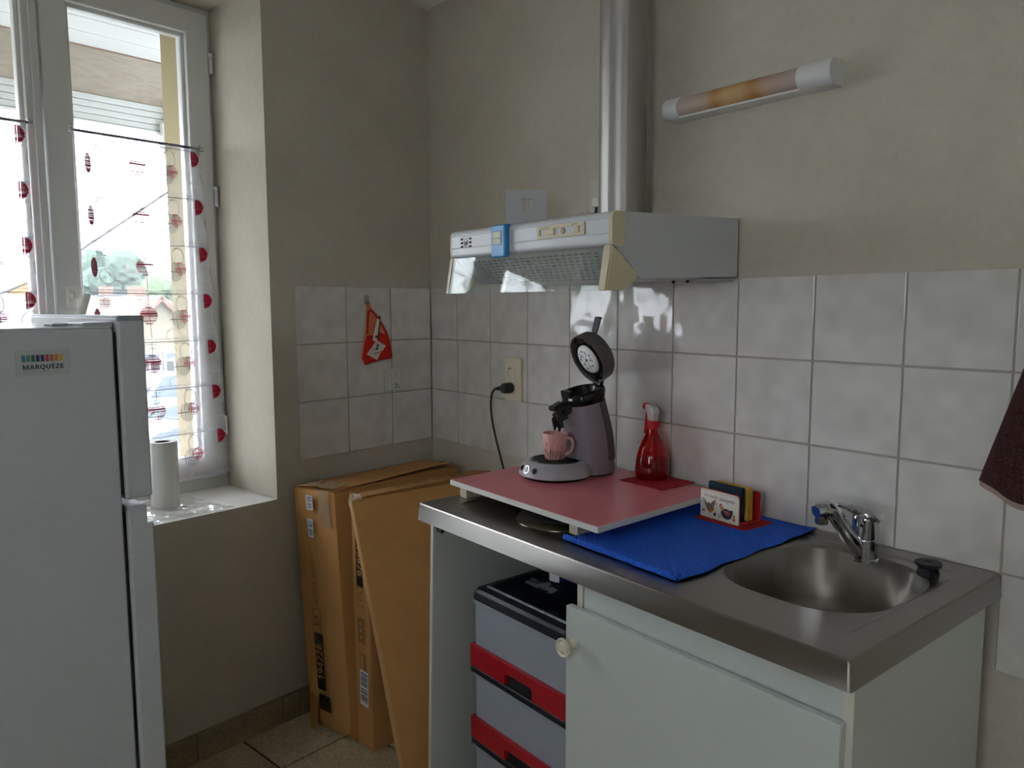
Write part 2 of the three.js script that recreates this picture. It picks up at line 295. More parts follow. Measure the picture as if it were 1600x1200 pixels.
  car(-17.2, -6.0, '#8f9293', 'white car parked nearest the window, only its roof and screen showing above the paper roll', PI / 2 + .35, 1.5);
  car(-21.3, -8.2, '#4b7c78', 'turquoise hatchback parked between the two white vehicles', PI / 2 + .2, 1.55);
  car(-27, -10.6, '#8b8f94', 'white van parked behind the turquoise car', PI / 2 + .15, 1.95);
  tag(mesh('overhead_cable', [tube([L(-8, 1.2, .35), L(-8, 1.7617, -1.0589), L(-8, 2.1407, -1.5709), L(-8, 2.8861, -2.588), L(-8, 3.5, -3.4)], .015, 12, 6)], M.black), 'thin overhead cable slanting across the sky outside the right casement', 'cable');
}

// ---------------------------------------------------------------- curtains and rods on the sashes
{
  const W = .40, PH = .158, SC = 2560, cw = 1024, ch = 404;
  const paint = (x, alpha) => {
    const X = (m) => m * SC, ink = (c, a) => { x.strokeStyle = x.fillStyle = alpha ? `rgb(${a},${a},${a})` : c; };
    ink('#f3f3f7', 84); x.fillRect(0, 0, cw, ch);
    const R = rng(5), stripes = (cx, cy, rx, ry, n, horiz, c, a, from = -1, to = 1, lw = 3) => {
      ink(c, a); for (let k = 0; k < n; k++) { const t = -1 + 2 * (k + .5) / n, q = Math.sqrt(1 - t * t); x.lineWidth = lw * (.9 + R() * 1.6); x.beginPath(); if (horiz) { x.moveTo(X(cx + rx * q * Math.max(from, -1)), X(cy + ry * t)); x.lineTo(X(cx + rx * q * to), X(cy + ry * t + (R() - .5) * .001)); } else { const tt = lerp(from, to, (t + 1) / 2), qq = Math.sqrt(1 - tt * tt); x.moveTo(X(cx + rx * tt), X(cy - ry * qq)); x.lineTo(X(cx + rx * tt + (R() - .5) * .001), X(cy + ry * qq)); } x.stroke(); }
    };
    const ring = (cx, cy, rx, ry, c, a, lw = 2) => { ink(c, a); x.lineWidth = lw * 1.7; for (const d of [-PH, 0, PH]) { x.beginPath(); x.ellipse(X(cx), X(cy + d), X(rx), X(ry), 0, 0, 2 * PI); x.stroke(); } };
    const line = (pts, c, a, lw) => { ink(c, a); x.lineWidth = lw * 1.6; x.beginPath(); pts.forEach((p, i) => i ? x.lineTo(X(p[0]), X(p[1])) : x.moveTo(X(p[0]), X(p[1]))); x.stroke(); };
    // half disc in red cross-hatching at the right edge
    ink('#d0506a', 120); x.beginPath(); x.moveTo(X(.368), X(.011)); x.ellipse(X(.368), X(.037), X(.026), X(.026), 0, -PI / 2, PI / 2); x.closePath(); x.fill();
    stripes(.368, .037, .026, .026, 9, false, '#a3152f', 255, 0, 1, 5); line([[.366, .037], [.394, .036]], '#8f1029', 255, 5); line([[.366, .028], [.392, .027]], '#a3152f', 255, 3);
    ring(.382, .098, .029, .029, '#9a9aa2', 255, 3); stripes(.405, .098, .014, .026, 8, true, '#6d6d76', 255, -.8, 1, 5);
    ring(.392, .012, .006, .006, '#8d8d96', 255, 3);
    // scribbled oval with a red quarter
    stripes(.276, .098, .022, .03, 8, false, '#60687a', 255, -1, 1, 3); ring(.276, .098, .022, .03, '#60687a', 255, 2); line([[.245, .098], [.30, .097]], '#4d5464', 255, 4);
    stripes(.292, .088, .022, .022, 8, true, '#cf4a6a', 255, -.6, 1, 4); line([[.29, .066], [.29, .112]], '#b02a4c', 255, 3);
    ring(.288, .048, .019, .027, '#8b7f80', 255, 3); ring(.282, .014, .006, .007, '#8b7f80', 255, 3); ring(.254, .152, .026, .024, '#99939a', 255, 2);
    // red striped disc on a stalk
    stripes(.178, .083, .030, .029, 13, true, '#d2506b', 255, -1, 1, 4); line([[.1785, .012], [.180, .155]], '#a0405c', 255, 3); line([[.15, .078], [.207, .077]], '#c23a5a', 255, 8);
    for (const k of [0, 1, 2, 3]) line([[.160 + k * .004, .02 + k * .013], [.198 - k * .003, .021 + k * .013]], '#5d6b86', 255, 2); stripes(.166, .055, .016, .016, 6, false, '#5d6b86', 255, -1, 1, 2);
    ring(.150, .026, .007, .007, '#7d8a7c', 255, 2);
    // grey hatching and a red sliver at the left edge
    stripes(.03, .045, .032, .024, 8, true, '#55627c', 255, 0, 1, 3); stripes(.052, .04, .012, .016, 5, false, '#55627c', 255, -1, 1, 2); line([[.03, .02], [.10, .022]], '#7a84a0', 255, 2);
    ink('#c8405c', 255); x.beginPath(); x.ellipse(X(.022), X(.092), X(.010), X(.03), 0, 0, 2 * PI); x.fill(); stripes(.022, .092, .01, .03, 5, false, '#7d2a4c', 255, -1, 1, 4);
    ring(.058, .118, .022, .024, '#8b93a8', 255, 2); ring(.02, .022, .007, .008, '#7d8a9c', 255, 2);
    // the doubled seam
    for (const y of [.003, .0115]) { ink('#9398ae', 255); x.fillRect(0, X(y - .001), cw, 9); } ink('#e2e2ea', 110); x.fillRect(0, X(.003), cw, X(.0085));
    // thread of the cloth
    ink('#e4e4ec', 90); for (let k = 0; k < 60; k++) { x.globalAlpha = .25; x.fillRect(0, R() * ch, cw, 1); } x.globalAlpha = 1;
  };
  const col = canvasTex(cw, ch, (x) => paint(x, false)), alp = canvasTex(cw, ch, (x) => paint(x, true), false), thr = canvasTex(cw, ch, (x) => { paint(x, true); x.globalCompositeOperation = 'difference'; x.fillStyle = '#ffffff'; x.fillRect(0, 0, cw, ch); x.globalCompositeOperation = 'source-over'; }, false);
  for (const t of [col, alp, thr]) { t.wrapS = THREE.ClampToEdgeWrapping; t.wrapT = THREE.RepeatWrapping; }
  const cloth = phy(0xffffff, 1, { map: col, alphaMap: alp, transparent: true, transmission: .24, transmissionMap: thr, thickness: 0, specularIntensity: 0, side: THREE.DoubleSide });
  function curtain(zl, zTop, zBot, label, seed) {
    const y0 = .838, y1 = 1.957, o = outside('sheer_curtain', label, 'curtain', -.303, y0, (zl + zTop) / 2), zc = (zl + zTop) / 2;
    const g = grid(60, 140, (u, v) => {
      const y = lerp(y0, y1, v), zr = lerp(zBot, zTop, Math.pow(v, .85)), k = ((y - 1.8008) / PH % 1 + 1) % 1, sag = -.006 * Math.sin(u * PI) * (1 - v);
      return [.0035 * Math.sin(u * 17 + seed + 2.2 * v) * (1.1 - v) + .0025 * Math.sin(u * 31 + 3 * v) + .0015 * Math.cos(k * 2 * PI), y - y0 + sag, lerp(zl, zr, u) - zc];
    });
    const uv = g.attributes.uv; for (let i = 0; i < uv.count; i++) uv.setY(i, (lerp(y0, y1, uv.getY(i)) - 1.8008) / PH);
    mesh('cloth', [g], cloth, o, null, false);
    mesh('hem', [tube([[0, .002, zl - zc], [.002, -.004, 0], [0, .002, zBot - zc]], .0016, 16, 6)], std('#e8e8ec', .9), o);
    const r = outside('curtain_rod', label.includes('right') ? 'thin metal curtain rod across the right casement' : 'thin metal curtain rod across the left casement', 'curtain rod', -.306, 1.959, zc);
    mesh('rod', [xf(cyl(.0046, .0046, Math.abs(zl - zTop) + .035, 0, 0, 0, PI / 2, 0, 0, 12), 0, 0, 0)], std('#77787e', .35, { metalness: .6 }), r);
    for (const z of [zl - zc + .02, zTop - zc - .012]) mesh('hook', [box(.008, .022, .012, -.006, .004, z, .003), cyl(.006, .006, .012, 0, 0, z, PI / 2, 0, 0, 12)], phy('#eeeeee', .2, { transmission: .5 }), r);
  }
  curtain(1.147, .7733, .700, 'white sheer curtain printed with red and grey circles on the right casement', 0);
  curtain(1.662, 1.289, 1.286, 'white sheer curtain printed with red and grey circles on the left casement', 2);
}

// ---------------------------------------------------------------- paper roll and its wrapper on the sill
{
  const o = outside('paper_towel_roll', 'white roll of kitchen paper standing on the window sill', 'paper towel', -.197, .7824, .99);
  const pap = std('#ecebe6', .95, { bumpMap: dataTex(256, 256, (u, v) => .5 + .4 * Math.sin(u * 60 * PI) * Math.sin(v * 60 * PI) + .3 * (nE(u, v) - .5), false, [6, 6]), bumpScale: .0006 });
  mesh('paper', [lathe([[.0235, .001], [.041, 0], [.0425, .003], [.0428, .212], [.041, .2145], [.0235, .214]], 56)], pap, o);
  mesh('loose_sheet', [sheet(10, 6, (u, v) => { const a = -.62 - u * .35, q = .0434 + .0012 * u; return [q * Math.cos(a), .001 + v * .212, q * Math.sin(a)]; }, .0006)], pap, o);
  mesh('cardboard_core', [lathe([[.0195, .004], [.0235, .004], [.0235, .2135], [.0195, .2135], [.0195, .004]], 40)], std('#5d3f4e', .9), o);
  const f = outside('plastic_wrapper', 'clear crumpled plastic film lying under the paper roll', 'plastic film', -.12, .7824, 1.0);
  const R = noiseFn(12, 71);
  mesh('film', [sheet(46, 34, (u, v) => { const e = Math.min(u, v, 1 - u, 1 - v), n = R(u * .7, v * .7), n2 = R(u * 1.9 + .3, v * 1.7); return [lerp(-.17, .115, v) + .012 * (n - .5), .001 + e * .0 + .010 * Math.max(0, n - .35) + .006 * n2 * n, lerp(-.13, .14, u) + .05 * (v - .5) * (u - .5) + .02 * (n2 - .5)]; }, .0003)], phy('#ffffff', .08, { transmission: .85, thickness: 0, transparent: true, opacity: .75 }), f);
}

// ---------------------------------------------------------------- refrigerator (window-wall frame, its front turned to the sink wall)
{
  const o = outside('refrigerator', 'tall grey-white fridge freezer standing before the window at the left edge', 'refrigerator', .30, 0, 1.66);
  const X0 = -.275, X1 = .27;                                        // local x of the two sides (the side in view is at +.27)
  const skinB = dataTex(256, 256, (u, v) => .5 + .5 * (nD(u, v) - .5) + .3 * (nE(u, v) - .5), false, [7, 7]);
  const skin = std('#c3c8cb', .42, { bumpMap: skinB, bumpScale: .0005 }), trim = std('#b3b8bc', .4);
  mesh('cabinet', [span(X0, X1, .05, 1.3845, -.245, .27, .006)], skin, o);
  mesh('top_board', [span(X0 + .002, X1 - .002, 1.384, 1.3875, -.24, .27, .001)], std('#d5d8da', .25), o);
  mesh('plinth', [span(X0 + .02, X1 - .02, 0, .05, -.235, .26)], M.black, o);
  for (const x of [X0 + .05, X1 - .05]) for (const z of [-.2, .22]) mesh('foot', [cyl(.018, .022, .012, x, .006, z)], M.black, o);
  const sealM = std('#23262b', .7);
  const door = (name, y0, y1, extra = []) => {
    const d = mesh(name, [span(X0, X1, y0, y1, -.310, -.2535, .007), ...extra], skin, o);
    return d;
  };
  const fd = door('freezer_door', 1.0135, 1.408);
  mesh('seal', [span(X0 + .014, X1 - .010, 1.025, 1.375, -.2545, -.244)], sealM, fd);
  const rd = mesh('fridge_door', [span(X0, X1, .075, .957, -.310, -.2535, .007), span(X0, X1, .945, 1.0, -.296, -.2535, .006)], skin, o);
  mesh('seal', [span(X0 + .014, X1 - .010, .085, .985, -.2545, -.244)], sealM, rd);
  mesh('hinge_cover', [span(X1 - .12, X1 - .012, 1.3835, 1.396, -.25, -.19, .004), box(.05, .006, .03, X1 - .1, 1.391, -.17, .002)], trim, o);
  mesh('door_cap', [span(X0 + .004, X1 + .0005, 1.396, 1.4095, -.309, -.2545, .004)], std('#8f959b', .45), fd, 'grey cap along the freezer door top');
  const t = thing('fridge_magnet', 'small rectangular magnet with coloured bars reading MARQUÈZE on the fridge side', 'magnet', L(.5702, 1.3195, 1.549), TH);
  const art = canvasTex(680, 340, (x, w, h) => {
    x.fillStyle = '#b9bfbd'; x.fillRect(0, 0, w, h);
    ['#3f7f96', '#57907f', '#46655c', '#3d3a66', '#473266', '#b7434c', '#b86a44', '#cf8433', '#d9b54b'].forEach((c, k) => { x.fillStyle = c; x.fillRect(70 + k * 59, 62, 47, 92); });
    x.font = 'bold 92px sans-serif'; x.fillStyle = '#14142a'; x.textAlign = 'left'; x.textBaseline = 'alphabetic'; const tw = x.measureText('MARQUÈZE').width; x.save(); x.translate(70, 258); x.scale(530 / tw, .95); x.fillText('MARQUÈZE', 0, 0); x.restore();
    x.font = '30px sans-serif'; x.fillStyle = '#8b918f'; x.save(); x.translate(72, 300); x.scale(1.2, 1); x.fillText('écomusée  ·  landes', 0, 0); x.restore();
  });
  mesh('plate', [extrX(rrect(.096, .05, .002), 0, .0022, .0004)], std('#b9bfbd', .4), t);
  decal('print', .0945, .0485, art, t, .00235, 0, 0, 0, PI / 2);
}

// ---------------------------------------------------------------- cardboard boxes in the corner
{
  const cardT = dataTex(256, 256, (u, v) => { const k = .9 + .07 * (fbm(u, v) - .5) + .05 * (nE(u * .5, v * 2) - .5); return [k, k * .97, k * .92]; }, true, [1.5, 1.5]);
  const card = std('#d5a266', .85, { map: cardT }), cardD = std('#c49258', .85, { map: cardT }), ink = '#20140c';
  const barcode = (seed, vert) => canvasTex(160, 200, (x, w, h) => { x.fillStyle = '#d9dde0'; x.fillRect(0, 0, w, h); const R = rng(seed); x.fillStyle = '#3b4046'; for (const [a, b] of [[14, h * .46], [h * .52, h - 14]]) { let y = a; while (y < b - 3) { const t = 1 + Math.floor(R() * 5); x.fillRect(16, y, w - 32, t); y += t + 1 + Math.floor(R() * 4); } } }, true);
  const print = (w, h, draw) => canvasTex(Math.round(w * .75), Math.round(h * .75), (x) => { x.clearRect(0, 0, w, h); x.scale(.75, .75); x.fillStyle = ink; x.strokeStyle = ink; draw(x, w, h); });
  const vtext = (x, s, cx, cy, size, color, down) => { x.save(); x.translate(cx, cy); x.rotate(down ? PI / 2 : -PI / 2); x.font = size; x.fillStyle = color; x.textAlign = 'center'; x.textBaseline = 'middle'; x.fillText(s, 0, 0); x.restore(); };
  const clear = { clear: true, mat: { alphaTest: .3, transparent: false } };
  // the thick one against the window wall: front edge from (.10,.610) to (.30,.565), running back along the wall
  const wb = .226, db = .555, hb = .826, a = thing('cardboard_box', 'thick worn cardboard box with number 194228, leftmost against the window wall', 'cardboard box', V(.296, .002, .608), .172); a.rotation.set(0, .172, .076, 'YXZ');
  const Rn = noiseFn(9, 33);
  const body = (() => {                                               // a slightly bulged, crushed carton
    const rings = [], N = 72, hx = wb / 2;
    for (let j = 0; j <= 26; j++) {
      const v = j / 26, ring = [];
      for (let i = 0; i < N; i++) {
        const t = i / N * 4, s = Math.floor(t), f = t - s, P = [[-hx, 0], [hx, 0], [hx, -db], [-hx, -db]][s], Q = [[hx, 0], [hx, -db], [-hx, -db], [-hx, 0]][s];
        let x = lerp(P[0], Q[0], f), z = lerp(P[1], Q[1], f);
        const low = smooth(.12, 0, v), n = Rn(i / N * .9, v * .8) - .5, edge = smooth(.0, .12, f) * smooth(1, .88, f);
        x *= 1 - .04 * low; z = z + (.010 * n * edge - .012 * low * (s === 0 ? 1 : 0)) * (s % 2 ? 0 : 1); x += (s % 2 ? .010 * n * edge : 0);
        const y = v * hb + (v < .02 ? .006 + .010 * Math.max(0, n + .2) : 0);
        ring.push([x, y + (j === 0 ? .012 * smooth(.6, 1, f) * (s === 0 ? 1 : 0) : 0), z]);
      }
      rings.push(ring);
    }
    return loft(rings, true, true, true, .5);
  })();
  mesh('carton', [body], card, a);
  mesh('top_flap', [sheet(14, 26, (u, v) => [lerp(-wb / 2 - .002, wb / 2 - .012, u), hb + .004 + .012 * Math.sin(u * PI) * (.4 + .6 * Rn(u, v)) + .014 * smooth(.8, 1, u) * v, lerp(-.012, -db + .01, v) + .006 * (Rn(u * .9, .4) - .5)], .004)], card, a);
  mesh('lower_flap', [sheet(6, 26, (u, v) => [lerp(wb / 2 - .045, wb / 2 + .003, u), hb - .012 + .010 * u - .016 * v * (1 - u), lerp(.002, -db, v)], .004)], cardD, a);
  mesh('tape', [sheet(12, 4, (u, v) => [lerp(-.055, .105, u), hb + .014 - .004 * u + .008 * Rn(u * 2, v), lerp(.004, -.07, v)], .0006), sheet(12, 8, (u, v) => [lerp(.034, .094, u), lerp(hb - .115, hb + .006, v), .0052 + .003 * Rn(u * 2, v * 2)], .0006)], phy('#d8c3a0', .1, { transmission: .55, thickness: 0, transparent: true, opacity: .7 }), a);
  mesh('torn_corner', [sheet(5, 8, (u, v) => [lerp(-wb / 2 + .004, -wb / 2 + .05, u) + .012 * v, lerp(.012, .13, v) - .02 * u, .006 + .010 * (1 - v) * u], .003)], cardD, a);
  const F = .0085, fx = -.02;
  decal('barcode_label', .036, .047, barcode(3), a, fx + .004, .785, F); decal('barcode_label', .030, .060, barcode(9), a, fx + .001, .70, F);
  decal('print', .098, .56, print(300, 2240, (x, w, h) => {
    const mm = 4000 / 1000;
    // small type, then "1/1" in a frame, then the white-on-black number, then a dark pictogram
    const R = rng(8); for (let c = 0; c < 3; c++) for (let y = 20 + c * 90; y < 800; y += 8 + R() * 10) { if (R() < .82) x.fillRect(92 + c * 26, y, 9, 4 + R() * 8); }
    x.lineWidth = 6; x.strokeRect(60, 860, 130, 330); vtext(x, '1/1', 126, 1020, '112px sans-serif', ink);
    x.fillRect(60, 1200, 132, 760); vtext(x, '194228', 128, 1580, 'bold 150px sans-serif', '#a87a4c');
    x.fillRect(72, 2030, 180, 210); x.strokeStyle = '#5e452c'; x.lineWidth = 5; x.strokeRect(96, 2056, 130, 160); x.beginPath(); x.moveTo(120, 2200); x.lineTo(160, 2080); x.lineTo(200, 2200); x.stroke();
  }), a, fx + .006, .362, F + .0004, 0, 0, 0, clear);
  // the slim one beside it
  const w2 = .088, h2 = .822, d2 = .53, b = thing('cardboard_box', 'slim cardboard box with black number strip, between the thick box and leaning panel', 'cardboard box', V(.437, 0, .557), .10); b.rotation.set(0, .085, .012, 'YXZ');
  mesh('carton', [span(-w2 / 2, w2 / 2, .004, h2, -d2, 0, .004)], card, b);
  mesh('top_flap', [box(w2 - .004, .004, d2, 0, h2 + .012, -d2 / 2 + .004, 0, 0, 0, .10), box(w2 - .01, .004, d2 - .01, .002, h2 + .003, -d2 / 2 + .006, 0, 0, 0, -.05), box(.02, .012, d2 - .06, .03, h2 + .008, -d2 / 2, .002)], cardD, b);
  mesh('tape', [sheet(8, 6, (u, v) => [lerp(-w2 / 2 - .001, w2 / 2 - .01, u), lerp(h2 - .03, h2 + .02, v), .004 + .004 * Math.sin(u * 9 + v * 5)], .0006)], phy('#e8dccb', .08, { transmission: .6, thickness: 0 }), b);
  decal('barcode_label', .047, .118, barcode(17), b, .006, .205, .0012, 0, 0, -.03);
  decal('print', .062, .62, print(248, 2480, (x, w, h) => {
    x.fillRect(30, 40, 150, 760); vtext(x, '319976', 106, 420, 'bold 150px sans-serif', '#b98a55', true); x.lineWidth = 5; x.strokeRect(30, 812, 150, 240); vtext(x, '1/1', 106, 930, '100px sans-serif', ink, true);
    x.lineWidth = 8; x.strokeRect(40, 1230, 100, 300); for (let k = 0; k < 3; k++) x.strokeRect(54, 1250 + k * 92, 70, 74); for (let k = 0; k < 16; k++) x.fillRect(156, 1210 + k * 22, 44, 8);
    x.strokeRect(60, 1690, 90, 320); for (let k = 0; k < 18; k++) x.fillRect(160, 1700 + k * 20, 36, 7);
  }), b, .002, .43, .0006, 0, 0, 0, clear);
  decal('print', .028, .055, print(112, 220, (x) => { x.font = 'bold 90px sans-serif'; x.globalAlpha = .8; vtext(x, '▯▯', 56, 110, 'bold 90px sans-serif', '#5e2c18'); }), b, .01, .14, .0006, 0, 0, 0, clear);
  decal('print', .06, .36, print(200, 1200, (x) => { x.lineWidth = 8; for (let k = 0; k < 4; k++) { x.strokeRect(50, 60 + k * 260, 90, 120); x.beginPath(); x.moveTo(60, 170 + k * 260); x.lineTo(130, 80 + k * 260); x.moveTo(95, 60 + k * 260); x.lineTo(95, 20 + k * 260); x.stroke(); } }), b, .002, h2 + .0152, -.26, -PI / 2, 0, 0, clear);
  // the flat panel leaning on it
  const c = thing('leaning_cardboard', 'flat brown cardboard panel leaning slantwise between the slim box and worktop', 'cardboard', V(.823, 0, .345), -.03);
  const ang = Math.atan(.405), len = .888, cs = Math.cos(ang), sn = Math.sin(ang), mid = [-sn * len / 2 + .0075 * cs, cs * len / 2 + .0075 * sn + .014];
  mesh('panel', [box(.018, len, .556, mid[0], mid[1], -.002, .002, 0, 0, ang)], card, c);
  mesh('edge_fold', [box(.0195, len * .998, .006, mid[0], mid[1], .278, .001, 0, 0, ang)], std('#dcb07a', .85, { map: cardT }), c, 'paler folded edge of the panel');
}

// ---------------------------------------------------------------- sink unit: cabinet, stainless worktop with basin and hot plate
const WT = .9037;
const outline = (cx, cz, hx, hz, r, n = 10) => { const p = []; for (const [sx, sz, a0] of [[1, 1, 0], [-1, 1, PI / 2], [-1, -1, PI], [1, -1, 1.5 * PI]]) for (let k = 0; k <= n; k++) { const a = a0 + k / n * PI / 2; p.push([cx + sx * (hx - r) + r * Math.cos(a), cz + sz * (hz - r) + r * Math.sin(a)]); } return p; };
const ring3 = (o, y) => o.map(([x, z]) => [x, y, z]);
const flat = (o, holes, y) => { const s = poly(o.map(([x, z]) => [x, -z])); holes.forEach((h) => s.holes.push(poly(h.map(([x, z]) => [x, -z])))); const g = new THREE.ShapeGeometry(s); g.rotateX(-PI / 2); g.translate(0, y, 0); return g; };
{
  const k = thing('sink_cabinet', 'white laminate kitchen base unit with one door and an open left bay', 'cabinet', V(1.44, 0, .33));
  const at = (x0, x1, y0, y1, z0, z1, r = 0) => span(x0 - 1.44, x1 - 1.44, y0, y1, z0 - .33, z1 - .33, r);
  const sp = mesh('side_panel', [span(-.006, .006, 0, .858, -.25, .2455, .001)], M.laminate, k); mesh('panel_edge', [span(-.0062, .0062, 0, .858, .2455, .2505, .001)], M.edge, sp, 'white front edge'); sp.position.set(.851 - 1.44, 0, 0); sp.rotation.z = -.043;
  mesh('partition', [at(1.437, 1.4535, .005, .857, .04, .575, .001)], M.edge, k);
  mesh('side_panel', [at(2.021, 2.0365, .0, .857, .075, .575, .001)], M.laminate, k);
  mesh('panel_edge', [at(2.0205, 2.037, .0, .857, .575, .578, .0005)], M.edge, k);
  mesh('fascia', [at(1.455, 2.0195, .775, .856, .556, .573, .001)], M.laminate, k);
  mesh('back_panel', [at(1.45, 2.03, .08, .70, .075, .083)], M.laminate, k);
  mesh('bottom_shelf', [at(1.45, 2.03, .08, .098, .08, .56)], M.laminate, k);
  mesh('plinth', [at(1.45, 2.03, 0, .08, .50, .515)], M.laminate, k);
  const door = mesh('door', [at(1.424, 2.0265, .03, .8005, .5775, .5955, .0025)], M.laminate, k);
  mesh('knob', [lathe([[0, .034], [.006, .0335], [.013, .031], [.0185, .0335], [.0205, .031], [.0195, .026], [.014, .020], [.0095, .014], [.009, .006], [.0115, 0], [0, 0]], 36, 1.4475 - 1.44, .7235, .5955 - .33, PI / 2)], std('#e2dcc4', .22), door);
  mesh('cup_bracket', [cyl(.006, .006, .02, .905 - 1.44, .835, .235, 0, 0, PI / 2, 12)], M.black, k);

  const w = thing('stainless_worktop', 'stainless steel worktop with pressed sink basin and dull scratched surface', 'worktop', V(1.44, WT, .3));
  const t = (o) => o.map(([x, z]) => [x - 1.44, z - .3]);
  const O = t(outline(1.439, .2985, .5965, .2935, .006, 5)), P0 = t(outline(1.452, .293, .535, .236, .045)), P1 = t(outline(1.452, .293, .528, .229, .040));
  const sink = (d, r) => t(outline(1.812, .268, .166 - d, .183 - d, r, 14));
  const B0 = sink(0, .125), B1 = sink(.003, .123), B2 = sink(.008, .119), B3 = sink(.022, .108), B4 = sink(.034, .10), B5 = sink(.055, .085);
  const inset = (o, d) => { const c = [-.001, -.0015]; return o.map(([x, z]) => [x - Math.sign(x - c[0]) * d, z - Math.sign(z - c[1]) * d]); };
  mesh('top', [flat(inset(O, .004), [P0], 0), loft([ring3(P0, 0), ring3(P1, -.0032)].map((r) => r.slice().reverse())), flat(P1, [B0], -.0032),
    loft([ring3(inset(O, .0), -.004), ring3(inset(O, .0012), -.0012), ring3(inset(O, .004), 0)].map((r) => r.slice().reverse()))], M.steel, w);
  mesh('front_edge', [loft([ring3(inset(O, .016), -.047), ring3(inset(O, -.0042), -.047), ring3(inset(O, -.0042), -.0462), ring3(O, -.004)].map((r) => r.slice().reverse()))], phy('#a5a29d', .42, { metalness: 1, anisotropy: .9, anisotropyRotation: PI / 2 }), w);
  mesh('basin', [loft([ring3(B0, -.0032), ring3(B1, -.0042), ring3(B2, -.010), ring3(B3, -.115), ring3(B4, -.138), ring3(B5, -.146), ring3(sink(.115, .04), -.150)].map((r) => r.slice().reverse()), true, false, true, 1.2)], M.bowl, w);
  mesh('drain', [lathe([[0, .0005], [.012, .001], [.014, .0035], [.036, .0045], [.040, .002], [.040, 0]], 36, 1.812 - 1.44, -.150, .268 - .3)], M.chrome, w);
  mesh('core_board', [span(.866 - 1.44, 1.432 - 1.44, -.030, -.006, .03 - .3, .57 - .3)], std('#6b5a44', .9), w);
  const hp = mesh('hot_plate', [lathe([[0, .013], [.03, .0128], [.034, .0105], [.038, .0128], [.088, .013], [.0925, .011], [.0925, -.003]], 64, 1.192 - 1.44, 0, .39 - .3)], std('#17171a', .55, { metalness: .3 }), w);
  mesh('trim_ring', [lathe([[.0925, .006], [.098, .0085], [.106, .007], [.118, -.002], [.118, -.0035]], 64, 1.192 - 1.44, 0, .39 - .3)], std('#8f867a', .25, { metalness: 1 }), hp);
}

// ---------------------------------------------------------------- mixer tap and plug
{
  const o = thing('mixer_tap', 'chrome single-lever mixer tap behind the sink basin', 'tap', V(1.8195, WT - .003, .1175));
  mesh('body', [lathe([[0, 0], [.0285, 0], [.0285, .004], [.0262, .006], [.0262, .045], [.0254, .0462], [.0254, .0478], [.0262, .049], [.0258, .086], [.0262, .0885], [0, .0885]], 48)], M.chrome, o);
  const dir = V(-.375, 0, .927), side = V(.927, 0, .375);             // towards the spout end
  const ringAt = (d, y, wx, wy, n = 20, tip = 0) => { const r = []; for (let i = 0; i < n; i++) { const a = i / n * 2 * PI, c = Math.cos(a), s = Math.sin(a), q = Math.pow(Math.abs(c), .7) * Math.sign(c) * wx, h = Math.pow(Math.abs(s), .7) * Math.sign(s) * wy; const p = dir.clone().multiplyScalar(d - h * tip).addScaledVector(side, q); r.push([p.x, y + h, p.z]); } return r; };
  mesh('spout', [loft([ringAt(.002, .014, .0165, .0165, 24, .75), ringAt(.022, .028, .016, .0135, 24, .75), ringAt(.049, .063, .0145, .0115, 24, .75), ringAt(.072, .096, .0145, .0120, 24, .68), ringAt(.083, .109, .0155, .0135, 24, .4), ringAt(.096, .1165, .0165, .0150, 24, .1), ringAt(.113, .1145, .0165, .0150, 24, -.15), ringAt(.1235, .111, .0130, .011, 24, -.2)], true, true, true, 1.0),
    lathe([[0, -.013], [.0118, -.013], [.0128, -.010], [.0132, .006]], 28, dir.x * .109, .098, dir.z * .109)], M.chrome, o);
  const und = dir.clone().multiplyScalar(.79).add(V(0, -.61, 0));
  mesh('spout_inlay', [loft([[.020, .0265, .0085], [.049, .063, .0082], [.075, .0985, .0088]].map(([d, y, hw]) => { const r = []; for (const [q, e] of [[-1, 0], [1, 0], [1, 1], [-1, 1]]) { const p = dir.clone().multiplyScalar(d).addScaledVector(side, q * hw).addScaledVector(und, .0085 + e * .0040); r.push([p.x, y + p.y, p.z]); } return r; }), true, true, true)], std('#2c2c2c', .25, { metalness: .9 }), o, 'dark inlaid underside of the spout');
  const lu = V(-.955, 0, .296), ls = V(.296, 0, .955);               // lever: from behind the body out to its tip
  const leverRing = ([d, hw, y, hh]) => { const r = []; for (let i = 0; i < 24; i++) { const a = i / 24 * 2 * PI, p = lu.clone().multiplyScalar(d).addScaledVector(ls, Math.cos(a) * hw); r.push([p.x, y + Math.sin(a) * hh, p.z]); } return r; };
  mesh('lever', [loft([[-.034, .010, .090, .004], [-.030, .020, .092, .009], [-.016, .0285, .097, .0145], [.004, .029, .1015, .0155], [.024, .020, .1045, .0105], [.038, .0125, .107, .006], [.052, .010, .1085, .0048], [.056, .007, .1085, .003]].map(leverRing), true, true, true, 1.0), lathe([[0, .106], [.018, .1015], [.0255, .094], [.0262, .0885], [0, .0885]], 40)], M.chrome, o);
  mesh('indicator', [xf(cyl(.0035, .0035, .004, 0, 0, 0, PI / 2, 0, 0, 16), .006, .078, .0262)], M.black, o);

  const p = thing('sink_plug', 'black rubber sink plug standing on the worktop beside the tap', 'plug', V(1.945, WT - .003, .114));
  mesh('rubber', [lathe([[0, .0], [.019, 0], [.0205, .002], [.0185, .012], [.0185, .016], [.0235, .020], [.0245, .023], [.0235, .0265], [.008, .0265], [.0065, .0245], [0, .0245]], 44)], std('#0e0d14', .5), p);
}

